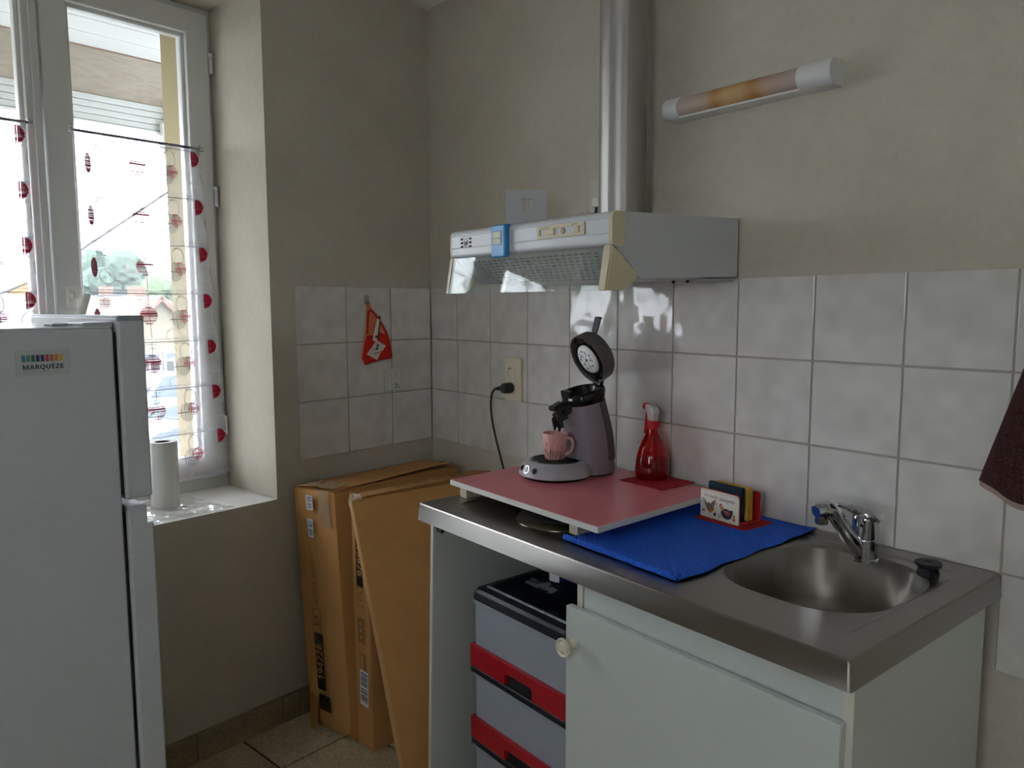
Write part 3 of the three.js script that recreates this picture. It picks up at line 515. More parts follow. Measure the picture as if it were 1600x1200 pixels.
// ---------------------------------------------------------------- drawer boxes under the worktop
{
  const w = .39, d = .40, px = 1.195, pz = .33, frost = phy('#9aa1a9', .55, { transmission: .12, thickness: 0 }), red = std('#a30d1f', .38), navy = std('#10131c', .5);
  function bin(y, label, lid, base) {
    const o = thing('storage_drawer', label, 'storage box', V(px, y, pz));
    if (base) mesh('base', [span(-w / 2, w / 2, -y, -.001, -d / 2, d / 2, .004)], navy, o);
    mesh('frame', [span(-w / 2, w / 2, 0, .018, -d / 2, d / 2 + .0095, .004), span(-w / 2, -w / 2 + .005, .018, .19, -d / 2, d / 2 - .02, .002), span(w / 2 - .005, w / 2, .018, .19, -d / 2, d / 2 - .02, .002), span(-w / 2, w / 2, .018, .19, -d / 2, -d / 2 + .005, .002)], navy, o);
    const t = mesh('tub', [span(-w / 2 + .008, w / 2 - .008, .02, .192, d / 2 - .008, d / 2 - .002, .002), span(-w / 2 + .002, w / 2 - .002, .186, .196, d / 2 - .010, d / 2 + .003, .002), span(-w / 2 + .008, -w / 2 + .012, .02, .19, -d / 2 + .01, d / 2 - .004), span(w / 2 - .012, w / 2 - .008, .02, .19, -d / 2 + .01, d / 2 - .004)], frost, o);
    const s = rrect(w, .058, .003, 0, 0); const n = new THREE.Path(); n.moveTo(-.052, -.034); n.lineTo(-.052, -.006); n.quadraticCurveTo(-.05, .002, -.044, .002); n.lineTo(.044, .002); n.quadraticCurveTo(.05, .002, .052, -.006); n.lineTo(.052, -.034);
    const front = poly([[-w / 2, -.029], [-.052, -.029], [-.052, -.004], [-.046, .002], [.046, .002], [.052, -.004], [.052, -.029], [w / 2, -.029], [w / 2, .029], [-w / 2, .029]]);
    const g = extr(front, .012, .0018, 2); g.translate(0, .0475, d / 2 - .002); mesh('red_band', [g, span(-w / 2, -w / 2 + .004, .0185, .0765, d / 2 - .09, d / 2 - .001, .001), span(w / 2 - .004, w / 2, .0185, .0765, d / 2 - .09, d / 2 - .001, .001)], red, o);
    mesh('grip', [span(-.05, .05, .018, .05, d / 2 - .004, d / 2 + .0015, .001)], navy, o);
    if (lid) {
      const l = mesh('lid', [loft([.0, .006, .02, .028, .030].map((h, i) => ring3(outline(0, 0, w / 2 + .004 - [.0, 0, .002, .008, .014][i], d / 2 + .004 - [.0, 0, .002, .008, .014][i], .02, 6), .197 + h)).map((r) => r.slice().reverse()), true, true, true, .5)], navy, o);
      const rib = []; for (let k = 0; k < 46; k++) rib.push(box(.0036, .003, d - .06, -w / 2 + .03 + k * (w - .06) / 45, .2280, -.0, .0012, 0, 0, 0, 1));
      mesh('ribs', rib, navy, l);
      mesh('rib_tips', [...Array(46)].map((_, k) => box(.0044, .0036, .009, -w / 2 + .03 + k * (w - .06) / 45, .2285, d / 2 - .029, .0015, 0, 0, 0, 1)), std('#c5c8cf', .35), l);
    }
  }
  const S = .198, y0 = .474;
  bin(y0, 'top grey drawer box with a ribbed black lid and red band, under the worktop', true);
  bin(y0 - S, 'grey drawer box with red band, second from the top of the stack', false);
  bin(y0 - 2 * S, 'grey drawer box third from the top, only its upper edge showing at the picture bottom', false, true);
  const b = thing('packet', 'crumpled dark blue packet with a white label lying on the black lid', 'packet', V(1.135, y0 + .2296, .33), .2);
  const n = noiseFn(7, 91);
  mesh('pouch', [(() => { const rings = []; for (let j = 0; j <= 10; j++) { const v = j / 10, r = []; for (let i = 0; i < 28; i++) { const a = i / 28 * 2 * PI, k = Math.sin(v * PI * .86 + .22); r.push([.062 * Math.cos(a) * (.55 + .45 * k) * (1 + .3 * (n(i / 28, v) - .5)), .001 + v * .062, .035 * Math.sin(a) * (.3 + .7 * k) * (1 + .4 * (n(v, i / 28) - .5))]); } rings.push(r); } return loft(rings.map((r) => r.slice().reverse()), true, true, true, .7); })()], phy('#1b2a63', .25, { clearcoat: .5 }), b);
  mesh('label', [sheet(4, 4, (u, v) => [lerp(-.022, .010, u), lerp(.012, .050, v), .037 + .003 * Math.sin(u * 3)], .0008)], std('#d6dae2', .6), b);
  mesh('clear_flap', [sheet(40, 24, (u, v) => [lerp(-.085, .02, u) + .008 * n(u * .6, v * .6), .0012 + .007 * n(u * .5, v * .4) * (1 - v * .7), lerp(.03, .066, v) + .02 * u + .008 * n(v * .7, u * .7)], .0005)], phy('#cfd3d6', .2, { transmission: .7, thickness: 0 }), b);
}

// ---------------------------------------------------------------- pink board on battens, blue mat, red napkins
const BT = .9537;
{
  const o = thing('pink_board', 'pink laminate board with white edges raised on two battens over the hot plate', 'board', V(1.14, WT, .27));
  const q = [[.852, .4965], [1.430, .508], [1.404, .034], [.826, .026]].map(([x, z]) => [x - 1.14, -(z - .27)]);
  const panel = extr(poly(q), .0145, .0012, 2); panel.rotateX(-PI / 2); panel.translate(0, BT - WT - .0150, 0);
  mesh('panel', [panel], std('#d3d2cb', .5), o);
  const c = [.0, .0], top = extr(poly(q.map(([x, y]) => [c[0] + (x - c[0]) * .9965, c[1] + (y - c[1]) * .9955])), .0008); top.rotateX(-PI / 2); top.translate(0, BT - WT - .0008, 0);
  const pinkT = dataTex(256, 256, (u, v) => { const k = .96 + .05 * (fbm(u, v) - .5) + .03 * (nE(u, v) - .5); return [k, k * .985, k * .985]; }, true, [2, 2]);
  mesh('laminate', [top], std('#e28188', .34, { map: pinkT, bumpMap: smear, bumpScale: .0001 }), o, 'pink laminate top');
  const wood = std('#cfc8b8', .8, { map: dataTex(128, 128, (u, v) => { const k = .86 + .2 * (.5 + .5 * Math.sin((u * 9 + v * 5 + nA(u, v) * 1.5) * 2 * PI)) * .6; return [k, k * .98, k * .93]; }, true, [14, 14]) });
  for (const [x0, x1] of [[.866, .897], [1.304, 1.333]]) mesh('batten', [span(x0 - 1.14, x1 - 1.14, .0005, BT - WT - .0152, .05 - .27, .474 - .27, .0015)], wood, o);

  const felt = std('#a8121c', .95), n1 = thing('red_napkin', 'square red paper napkin under the spray bottle on the pink board', 'napkin', V(1.233, BT + .0002, .082));
  mesh('paper', [sheet(16, 12, (u, v) => [lerp(-.075, .075, u), .001 + .0015 * nB(u, v), lerp(.068, -.066, v)], .0016)], felt, n1);
  const n2 = thing('red_napkin', 'red paper napkin under the toy-like card holder on the blue mat', 'napkin', V(1.487, WT + .0035, .10), -.03);
  mesh('paper', [extr(rrect(.152, .112, .012), .0022, .0006).rotateX(-PI / 2)], felt, n2);

  const bumpM = dataTex(256, 256, (u, v) => .5 + .5 * Math.sin(u * 16 * PI) * Math.sin(v * 16 * PI), false, [18, 18]);
  const mat = std('#0c66ec', .75, { bumpMap: bumpM, bumpScale: .0018, map: dataTex(256, 256, (u, v) => { const k = .82 + .2 * (.5 + .5 * Math.sin(u * 16 * PI) * Math.sin(v * 16 * PI)); return [k, k, k]; }, true, [18, 18]) });
  const m = thing('blue_mat', 'blue non-slip grid mat curled at its front edge beside the sink basin', 'mat', V(1.50, WT, .27));
  const sh = (u, v) => {                                              // v 0 at the wall, 1 at the curled front
    const x = lerp(1.334, lerp(1.655, 1.667, v), u) - 1.50 + .003 * Math.sin(v * 26) * smooth(.9, 1, u); let z, y;
    const L0 = .505, s = v * (L0 + .032), r = .0052;
    if (s < L0) { z = .012 + s; y = .0012 + .0012 * nB(u * .6, v * .6) + .006 * smooth(.86, 1, u) * Math.max(0, Math.sin(v * 19 + .5)) * smooth(.4, .0, v) - .003 * smooth(.04, .1, v) * smooth(1, .8, v) * 0; } else { const a = (s - L0) / r; z = .012 + L0 + r * Math.sin(a); y = .0012 + r * (1 - Math.cos(a)) + .0004 * a; }
    return [x, y + .0008, z - .27 + (x + .166) * .042 * v];
  };
  mesh('mat', [sheet(40, 130, sh, .0015)], mat, m);
}

// ---------------------------------------------------------------- card holder
{
  const o = thing('card_holder', 'red holder with a printed card of two hens, yellow and dark blue sponges inside', 'card holder', V(1.4775, WT + .006, .098), -.09);
  const red = std('#b01c1c', .35), w = .118;
  const side = (z, t) => { const s = new THREE.Shape(); s.moveTo(-w / 2, .003); s.lineTo(w / 2, .003); s.lineTo(w / 2, .062); s.quadraticCurveTo(w / 2, .072, w / 2 - .010, .072); s.lineTo(-w / 2 + .010, .072); s.quadraticCurveTo(-w / 2, .072, -w / 2, .062); s.closePath(); const g = extr(s, t, .0008, 2); g.translate(0, 0, z); return g; };
  mesh('frame', [side(.0345, .004), side(-.0385, .004), span(-w / 2, w / 2, 0, .004, -.038, .038, .001)], red, o);
  const art = canvasTex(590, 360, (x, W, Hh) => {
    x.fillStyle = '#dcd6c6'; x.fillRect(0, 0, W, Hh); x.strokeStyle = '#4a4038'; x.lineWidth = 4; x.setLineDash([14, 5, 5, 5]); x.beginPath(); x.moveTo(14, 14); x.lineTo(W - 16, 20); x.stroke(); x.setLineDash([]);
    const word = (t, f, px, py, w, c) => { x.font = f; x.fillStyle = c; x.textBaseline = 'alphabetic'; x.textAlign = 'left'; const m = x.measureText(t).width; x.save(); x.translate(px, py); x.scale(w / m, 1); x.fillText(t, 0, 0); x.restore(); };
    word('La', 'italic bold 56px serif', 50, 92, 56, '#8d6450'); word('famille', 'italic bold 54px serif', 128, 96, 144, '#8f7a68'); word('champêtre', 'italic bold 58px serif', 290, 104, 250, '#4a2630');
    const el = (cx, cy, rx, ry, c, a = 0) => { x.fillStyle = c; x.beginPath(); x.ellipse(cx, cy, rx, ry, a, 0, 2 * PI); x.fill(); };
    x.lineWidth = 9; for (const [c, k] of [['#5a2f2a', 0], ['#6b6258', 14], ['#8a6a4c', 28]]) { x.strokeStyle = c; x.beginPath(); x.moveTo(20, 122 + k * 1.6); x.quadraticCurveTo(84 - k, 116 + k, 96, 232); x.stroke(); }
    el(150, 226, 62, 56, '#a9713f', .25); el(126, 205, 40, 34, '#6f685f', .4); el(196, 172, 26, 38, '#7b776e', .3); el(208, 150, 20, 26, '#8c3a26', .4); el(232, 150, 11, 13, '#d8d2c4'); el(226, 128, 14, 16, '#b5232c', .3); el(246, 158, 8, 20, '#b5232c');
    x.fillStyle = '#8a4c2c'; x.fillRect(138, 276, 7, 34); x.fillRect(154, 276, 7, 34); el(44, 280, 26, 15, '#9c4636');
    el(228, 300, 18, 24, '#1d1c26', .5); el(300, 300, 18, 24, '#a9a698'); el(318, 318, 10, 10, '#505148');
    el(412, 256, 88, 66, '#20223a', .08); el(478, 228, 36, 30, '#20223a', -.7); x.fillStyle = '#20223a'; x.beginPath(); x.moveTo(476, 196); x.lineTo(506, 190); x.lineTo(516, 236); x.closePath(); x.fill(); el(420, 240, 46, 30, '#93402a', .15); el(336, 192, 26, 40, '#b27a36', -.5); el(318, 168, 18, 20, '#c29a68'); el(322, 150, 16, 10, '#a5262c'); el(306, 172, 8, 14, '#a5262c');
    x.strokeStyle = '#a9713f'; x.lineWidth = 4; for (const k of [380, 410]) { x.beginPath(); x.moveTo(k, 318); x.lineTo(k - 8, 342); x.stroke(); }
    el(528, 262, 20, 20, '#b57a3c'); el(530, 304, 25, 23, '#a9692f'); x.fillStyle = '#b79a90'; for (let k = 0; k < 40; k++) x.fillRect(20 + k * 14, 334 + (k % 3) * 5, 8, 4);
  });
  const cardS = new THREE.Shape(); cardS.moveTo(-w / 2, .001); cardS.lineTo(w / 2, .001); cardS.lineTo(w / 2, .060); cardS.quadraticCurveTo(w / 2 - .001, .070, w / 2 - .010, .0705); cardS.lineTo(-w / 2 + .005, .0705); cardS.quadraticCurveTo(-w / 2, .070, -w / 2, .065); cardS.closePath();
  const cg = extr(cardS, .0022, .0006); cg.translate(0, 0, .0386); const cd = mesh('card', [cg], std('#d8d2c2', .5), o);
  decal('print', w - .004, .0685, art, cd, 0, .0358, .0410);
  const sp = (name, z, t, c, label, h) => mesh(name, [span(-.05, .054, .0045, h, z, z + t, .003)], std(c, .95, { bumpMap: dataTex(128, 128, (u, v) => nD(u, v), false, [10, 10]), bumpScale: .001 }), null);
  const s1 = sp('sponge', 0, .012, '#0d2334', '', .0865); s1.position.copy(o.position).add(V(-.004, .0, .0085)); s1.position.y += 0; s1.rotation.y = -.09; tag(s1, 'dark blue sponge cloth standing in the red holder', 'sponge');
  const s2 = sp('sponge', 0, .022, '#c79a2c', '', .084); s2.position.copy(o.position).add(V(.002, .0, -.0160)); s2.rotation.y = -.09; tag(s2, 'yellow sponge standing in the red holder behind the dark one', 'sponge');
}

// ---------------------------------------------------------------- coffee machine and cup
{
  const o = thing('coffee_machine', 'lilac-grey pod coffee machine with its round lid raised', 'coffee machine', V(1.014, BT, .19), -.19);
  const lilac = std('#8d8289', .42), grey = std('#a6a6aa', .35), dkgrey = std('#5c5753', .45), blk = std('#0c0c0d', .3);
  const bz = .055, tz = -.058;
  const base = mesh('base', [lathe([[0, .010], [.100, .008], [.1025, .011], [.102, .0145], [.093, .036], [.0865, .0435], [.081, .0468], [.0715, .0472], [.0715, .044], [0, .044]], 72, 0, 0, bz), box(.09, .035, .09, 0, .026, -.02, .01)], grey, o);
  mesh('foot_ring', [lathe([[0, 0], [.090, 0], [.0975, .008], [0, .008]], 64, 0, 0, bz)], M.blackGloss, o);
  const tr = mesh('drip_tray', [lathe([[0, .0455], [.064, .0455], [.067, .0485], [.0708, .0488], [.0712, .046]], 64, 0, 0, bz)], blk, o);
  const bars = []; for (let k = -6; k <= 6; k++) { const x = k * .0095, l = 2 * Math.sqrt(.0625 ** 2 - x * x); bars.push(box(.004, .003, l, x, .0475, bz, .001, 0, 0, 0, 1)); } for (const z of [-.025, .025]) bars.push(box(.112, .0026, .004, 0, .0473, bz + z, .001, 0, 0, 0, 1));
  mesh('grille', bars, std('#1c1c1e', .3), tr);
  for (const [a, r] of [[-.20, .0062], [.08, .0092], [.40, .0072]]) { const R0 = .0955, b = mesh('button', [lathe([[0, .005], [r * .8, .0045], [r, .002], [r, -.004]], 28, 0, 0, 0)], M.blackGloss, o); b.position.set(Math.sin(a) * R0, .029, bz + Math.cos(a) * R0); b.rotation.set(1.19, a, 0, 'YXZ'); mesh('bezel', [lathe([[r, .0028], [r + .0025, .0022], [r + .003, -.002]], 28)], std('#c2c4c8', .2, { metalness: .8 }), b); }
  // tower: rings from the foot to a cut that rises to the back
  const prof = (t) => { const zb = lerp(lerp(-.128, -.122, smooth(0, .5, t)), -.083, smooth(.35, 1.25, t)), zf = lerp(.012, .018, smooth(.3, 1, t)), hw = lerp(.069, .061, smooth(.2, 1, t)); return { zb, zf, hw }; };
  const tring = (t, grow = 0, dy = 0, n = 56) => { const { zb, zf, hw } = prof(t), zc = (zb + zf) / 2, hz = (zf - zb) / 2, r = []; for (let i = 0; i < n; i++) { const a = i / n * 2 * PI, c = Math.cos(a), s = Math.sin(a), x = Math.sign(s) * Math.pow(Math.abs(s), .85) * (hw + grow), z = zc + Math.sign(c) * Math.pow(Math.abs(c), .85) * (hz + grow); r.push([x, .006 + t * (.199 - .215 * (z - zc)) + dy, z]); } return r; };
  const rings = []; for (let k = 0; k <= 18; k++) rings.push(tring(k / 18));
  mesh('tower', [loft([tring(0, -.006, -.005), ...rings].map((r) => r), true, true, true, .6)], lilac, o);
  mesh('tower_foot', [loft([tring(0, -.004, -.006), tring(0, -.004, 0)], true, true, true)], blk, o);
  // water tank at the back: the rear third, a shade proud of the tower
  const back = []; for (let k = 0; k <= 14; k++) { const t = lerp(.18, 1.0, k / 14), { zb, zf, hw } = prof(t), zc = (zb + zf) / 2, hz = (zf - zb) / 2, out = [], inn = []; for (let i = 0; i <= 16; i++) { const a = lerp(PI * .575, PI * 1.425, i / 16), c = Math.cos(a), s = Math.sin(a), f = (g) => { const z = zc + Math.sign(c) * Math.pow(Math.abs(c), .85) * (hz + g); return [Math.sign(s) * Math.pow(Math.abs(s), .85) * (hw + g), .006 + t * (.199 - .215 * (z - zc)), z]; }; out.push(f(.0022)); inn.unshift(f(-.004)); } back.push([...out, ...inn]); }
  const tank = mesh('water_tank', [loft(back.map((r) => r), true, true, true, .6)], dkgrey, o, 'darker grey-brown water tank at the back');
  mesh('water_window', [box(.016, .05, .003, .0525, .072, -.0895, .001, 0, .62, 0)], M.blackGloss, tank);
  mesh('pivot', [xf(cyl(.0095, .0095, .008, 0, 0, 0, 0, 0, PI / 2, 28), .0585, .196, -.062)], dkgrey, o);
  // open pod bowl
  const lip = (g, d) => tring(1.0, g, d);
  mesh('pod_bowl', [loft([lip(-.001, -.002), lip(.0018, .010), lip(.0025, .030), lip(-.001, .0345), lip(-.006, .032), lip(-.011, .010), lip(-.022, .000)].map((r) => r), true, true, true, .7), lathe([[.034, -.002], [.0365, .012], [.040, .012], [.040, -.002]], 40, 0, .211, -.036, .21), box(.036, .036, .016, 0, .262, -.088, .005, -.2)], M.blackGloss, o);
  mesh('pod_holder', [lathe([[0, .002], [.030, .003], [.034, .006]], 40, 0, .211, -.034, .21)], std('#a9a9ab', .3, { metalness: .8 }), o);
  // spout
  mesh('spout', [box(.044, .030, .040, 0, .187, .028, .008, .30), box(.030, .014, .040, 0, .196, .052, .005, .42), box(.040, .024, .030, 0, .168, .040, .006, .35), box(.013, .03, .018, -.0125, .150, .048, .005, .2), box(.013, .03, .018, .0125, .150, .048, .005, .2), cyl(.0035, .0045, .012, -.0125, .134, .050), cyl(.0035, .0045, .012, .0125, .134, .050), box(.046, .020, .014, 0, .228, .018, .003, .2)], M.blackGloss, o);
  // lid, swung up on its hinge: its inner face looks forwards
  const lid = mesh('lid', [lathe([[.0, .046], [.040, .046], [.055, .042], [.0625, .032], [.0645, .004], [.0635, 0], [.0605, .0005], [.0600, .012], [0, .014]], 64)], dkgrey, o);
  lid.position.set(0, .321, -.047); lid.rotation.set(-1.13, 0, 0); lid.scale.setScalar(1.15);
  mesh('liner', [lathe([[0, .0105], [.036, .0105], [.040, .004], [.052, .003], [.0595, .008], [.0600, .0125]], 56)], M.blackGloss, lid);
  mesh('clamp', [box(.030, .012, .016, 0, .008, .052, .003)], blk, lid); mesh('latch', [box(.014, .010, .014, 0, .006, -.052, .003)], blk, lid);
  const disc = mesh('pressure_disc', [lathe([[0, -.0005], [.0335, -.0005], [.0365, .002], [.0375, .007]], 48)], std('#f3f3f1', .3), lid, 'pale metal disc with embossed rays');
  const marks = []; for (let k = 0; k < 10; k++) { const a = k / 10 * 2 * PI; if (k % 2) marks.push(cyl(.0026, .0026, .002, Math.cos(a) * .024, .0, Math.sin(a) * .024, 0, 0, 0, 14)); else marks.push(box(.018, .0016, .0022, Math.cos(a) * .017, .0, Math.sin(a) * .017, .0006, 0, -a, 0, 1), box(.0022, .0016, .010, Math.cos(a + .25) * .020, 0, Math.sin(a + .25) * .020, .0006, 0, -a + .5, 0, 1)); } marks.push(cyl(.004, .004, .003, 0, 0, 0, 0, 0, 0, 16));
  mesh('emboss', marks, std('#3c3c40', .4), disc);
  mesh('handle', [(() => { const s = new THREE.Shape(); s.moveTo(-.010, -.02); s.lineTo(.010, -.02); s.lineTo(.0145, .050); s.quadraticCurveTo(.0145, .056, .009, .056); s.lineTo(-.009, .056); s.quadraticCurveTo(-.0145, .056, -.0145, .050); s.closePath(); return xf(extr(s, .006, .0014), 0, .388, -.072, -.30, 0, 0); })()], std('#5a5d63', .3), o);

  const c = thing('cup', 'pink cup printed with dark grasses standing on the coffee machine tray', 'cup', V(1.0035, BT + .0495, .2455), .0);
  const art = canvasTex(1024, 320, (x, w, h) => { x.fillStyle = '#d9a49c'; x.fillRect(0, 0, w, h); x.strokeStyle = x.fillStyle = '#261a1e'; const R = rng(31); for (let k = 0; k < 46; k++) { const bx = k / 46 * w + R() * 14, ht = 110 + R() * R() * 170; x.lineWidth = 3 + R() * 3; x.beginPath(); x.moveTo(bx, h); x.quadraticCurveTo(bx + (R() - .5) * 30, h - ht * .5, bx + (R() - .5) * 34, h - ht); x.stroke(); for (let q = 0; q < 5; q++) if (R() < .6) { x.beginPath(); x.ellipse(bx + (R() - .5) * 26, h - ht * (.3 + .7 * R()), 4 + R() * 6, 3 + R() * 3, R() * 3, 0, 2 * PI); x.fill(); } } });
  art.wrapS = THREE.RepeatWrapping;
  mesh('body', [(() => { const pts = [[.0005, .002], [.0255, 0], [.0285, .003], [.0305, .012], [.034, .045], [.0355, .072], [.0352, .0735], [.0337, .0725], [.0322, .045], [.0285, .014], [.0245, .006], [.0005, .005]]; const g = new THREE.LatheGeometry(pts.map((p) => new THREE.Vector2(...p)), 64); const p = g.attributes.position, uv = g.attributes.uv; for (let i = 0; i < uv.count; i++) { const inside = i % pts.length > 6; uv.setXY(i, Math.atan2(p.getX(i), p.getZ(i)) / (2 * PI) + .5 + (i < pts.length ? 0 : 0), inside ? .97 : clamp(p.getY(i) / .0735)); } for (let i = 0; i <= 64; i++) for (let k = 0; k < pts.length; k++) uv.setX(i * pts.length + k, i / 64); return toCreasedNormals(g, .8); })()], std(0xffffff, .28, { map: art }), c, null, false);
  mesh('handle', [tube([[.0335, .060, 0], [.047, .060, 0], [.0535, .048, 0], [.050, .030, 0], [.040, .019, 0], [.0315, .016, 0]].map(([a, y]) => V(a * .91, y, -a * .41)), .0044, 32, 12)], std('#d39d96', .28), c);
}

// ---------------------------------------------------------------- spray bottle
{
  const o = thing('spray_bottle', 'red translucent spray bottle with a white nozzle, half full of dark liquid', 'spray bottle', V(1.205, BT + .0022, .072), -.3);
  mesh('bottle', [lathe([[0, .003], [.030, 0], [.040, .002], [.0445, .010], [.0455, .030], [.0435, .055], [.036, .085], [.026, .108], [.0165, .126], [.0135, .134], [.0135, .146], [.0120, .146], [.012, .133], [.0150, .125], [.0245, .107], [.0345, .084], [.042, .055], [.044, .030], [.043, .011], [.039, .004], [.030, .002], [0, .005]], 64)], phy('#f4242c', .05, { transmission: .93, thickness: 0 }), o);
  mesh('liquid', [lathe([[0, .0052], [.030, .0022], [.0388, .0044], [.0428, .0112], [.0437, .030], [.0420, .0540], [.0415, .056], [0, .056]], 56)], std('#14090b', .25), o);
  mesh('dip_tube', [cyl(.0022, .0022, .13, .004, .075, 0, .0, 0, .05, 12)], std('#a83a40', .5), o);
  mesh('collar', [lathe([[.0135, .140], [.0165, .140], [.0168, .159], [.012, .162], [0, .162]], 40), ...[...Array(20)].map((_, k) => box(.0018, .016, .002, Math.sin(k / 20 * 2 * PI) * .0167, .1495, Math.cos(k / 20 * 2 * PI) * .0167, .0006, 0, k / 20 * 2 * PI, 0, 1))], std('#c4141c', .4), o);
  const s = new THREE.Shape(); s.moveTo(-.012, .161); s.lineTo(.012, .161); s.quadraticCurveTo(.016, .178, .020, .184); s.quadraticCurveTo(.016, .200, -.004, .205); s.lineTo(-.024, .204); s.lineTo(-.024, .188); s.quadraticCurveTo(-.013, .184, -.012, .161); s.closePath();
  mesh('spray_head', [extr(s, .020, .003, 3).translate(0, 0, -.010)], phy('#dcdad8', .35, { transmission: .25, thickness: 0 }), o);
  mesh('nozzle', [xf(cyl(.0095, .0095, .016, 0, 0, 0, 0, 0, PI / 2, 10), -.030, .196, 0)], std('#cf151c', .35), o);
  mesh('trigger', [(() => { const t = new THREE.Shape(); t.moveTo(-.016, .190); t.lineTo(-.026, .189); t.quadraticCurveTo(-.031, .160, -.036, .122); t.lineTo(-.029, .120); t.quadraticCurveTo(-.020, .155, -.015, .183); t.closePath(); return extr(t, .012, .002, 2).translate(0, 0, -.006); })()], std('#cf151c', .35), o);
}

// ---------------------------------------------------------------- cooker hood, duct, and what is on the hood
{
  const x0 = .812, x1 = 1.4132, cx = (x0 + x1) / 2;
  const o = thing('cooker_hood', 'white cooker hood with a glass visor and cream controls on the tiled wall', 'cooker hood', V(cx, 1.50, .22));
  const white = std('#cfd1d2', .32), sideM = std('#c3c6c6', .38), cream = M.cream;
  const at = (a, b, y0, y1, z0, z1, r = 0) => span(a - cx, b - cx, y0 - 1.5, y1 - 1.5, z0 - .22, z1 - .22, r);
  // carcass: two side cheeks, top and back
  const sideP = poly([[.003 - .22, 1.4985 - 1.5], [.365 - .22, 1.4875 - 1.5], [.440 - .22, 1.5560 - 1.5], [.440 - .22, 1.629 - 1.5], [.003 - .22, 1.643 - 1.5]]);
  mesh('side', [extrX(sideP, x1 - cx - .006, x1 - cx, .001)], sideM, o);
  mesh('side', [extrX(sideP, x0 - cx, x0 - cx + .006, .001)], sideM, o);
  mesh('top', [extrX(poly([[.003 - .22, .137], [.44 - .22, .123], [.44 - .22, .129], [.003 - .22, .143]]), x0 - cx + .005, x1 - cx - .005)], sideM, o);
  mesh('back', [at(x0 + .005, x1 - .005, 1.50, 1.64, .003, .008)], sideM, o);
  // front rail with its two grooves and rounded edges
  const fr = new THREE.Shape(); fr.moveTo(.40 - .22, .1295); fr.lineTo(.442 - .22, .1295); fr.quadraticCurveTo(.4565 - .22, .128, .4575 - .22, .116); fr.lineTo(.4562 - .22, .1148); fr.lineTo(.4562 - .22, .1135); fr.lineTo(.4575 - .22, .1122); fr.lineTo(.4575 - .22, .0838); fr.lineTo(.4562 - .22, .0825); fr.lineTo(.4562 - .22, .0812); fr.lineTo(.4575 - .22, .08); fr.lineTo(.4575 - .22, .066); fr.quadraticCurveTo(.4565 - .22, .0565, .445 - .22, .0562); fr.lineTo(.40 - .22, .0562); fr.closePath();
  mesh('front_rail', [extrX(fr, x0 - cx + .004, x1 - cx - .008)], white, o);
  const capS = poly([[.418 - .22, .1295], [.444 - .22, .1295], [.454 - .22, .126], [.4585 - .22, .116], [.4585 - .22, .066], [.455 - .22, .0585], [.446 - .22, .0555], [.418 - .22, .0555]]);
  mesh('end_cap', [extrX(capS, x1 - cx - .008, x1 - cx + .003, .0012)], cream, o);
  mesh('end_cap', [extrX(capS, x0 - cx - .003, x0 - cx + .004, .0012)], cream, o);
  // control strip
  const cp = mesh('control_panel', [extr(hole(rrect(.160, .0285, .003), -.069, .066, -.0078, .0065), .0035, .0008).translate(1.2528 - cx, .0985, .4575 - .22 - .0005), at(1.183, 1.320, 1.588, 1.607, .452, .4568)], cream, o);
  mesh('slider', [box(.013, .016, .007, 1.2285 - cx, .098, .2405, .0015), box(.022, .011, .0035, 1.2100 - cx, .098, .239, .001)], cream, cp);
  mesh('slider', [box(.013, .0155, .007, 1.310 - cx, .0978, .2405, .0015)], cream, cp);
  mesh('pilot_lamp', [lathe([[0, .0035], [.004, .003], [.0068, .001], [.0075, -.003]], 24, 1.2625 - cx, .098, .2395, PI / 2)], phy('#b9ab85', .15, { clearcoat: .6 }), cp);
  mesh('mark', [...[0, 1, 2, 3].map((k) => box(.002, .002, .0006, 1.195 + k * .0075 - cx, .1088, .2407)), box(.004, .002, .0006, 1.296 - cx, .1092, .2407), box(.004, .002, .0006, 1.307 - cx, .1092, .2407)], std('#3a352a', .6), cp);
  decal('badge', .052, .030, canvasTex(260, 150, (x, w, h) => { x.clearRect(0, 0, w, h); x.fillStyle = x.strokeStyle = '#14152a'; for (const bx of [6, 196]) for (let k = 0; k < 3; k++) x.fillRect(bx, 8 + k * 50, 56, 26); x.lineWidth = 6; x.beginPath(); x.ellipse(129, 75, 36, 60, 0, 0, 2 * PI); x.stroke(); x.lineWidth = 9; x.beginPath(); x.moveTo(108, 56); x.lineTo(122, 104); x.lineTo(152, 46); x.lineTo(142, 96); x.stroke(); }), o, .8835 - cx, .094, .2383, 0, 0, 0, { clear: true, mat: { alphaTest: .35, transparent: false } });
  // visor: glass sheet between two cream wings, pulled out a little
  const wing = new THREE.Shape(); wing.moveTo(.4555 - .22, .056); wing.lineTo(.4725 - .22, -.039); wing.lineTo(.436 - .22, -.0405); wing.quadraticCurveTo(.404 - .22, -.042, .384 - .22, -.016); wing.lineTo(.372 - .22, -.006); wing.closePath();
  mesh('visor_wing', [extrX(wing, x1 - cx - .005, x1 - cx + .0015, .001), (() => { const g = box(.020, .098, .006, x1 - cx - .010, .008, .2455, .001, -.17); return g; })()], cream, o);
  mesh('visor_wing', [extrX(wing, x0 - cx - .0015, x0 - cx + .005, .001), box(.012, .098, .006, x0 - cx + .006, .008, .2455, .001, -.17)], cream, o);
  mesh('visor_glass', [box(x1 - x0 - .028, .097, .004, 0, .008, .2450, .0008, -.17)], phy('#f6fbfa', .02, { transmission: 1, thickness: 0, ior: 1.5, specularIntensity: .65 }), o);
  // grease filter: a white plate with rows of slots, over a dark cavity
  const plate = rrect(x1 - x0 - .05, .165, .004), R = .0065;
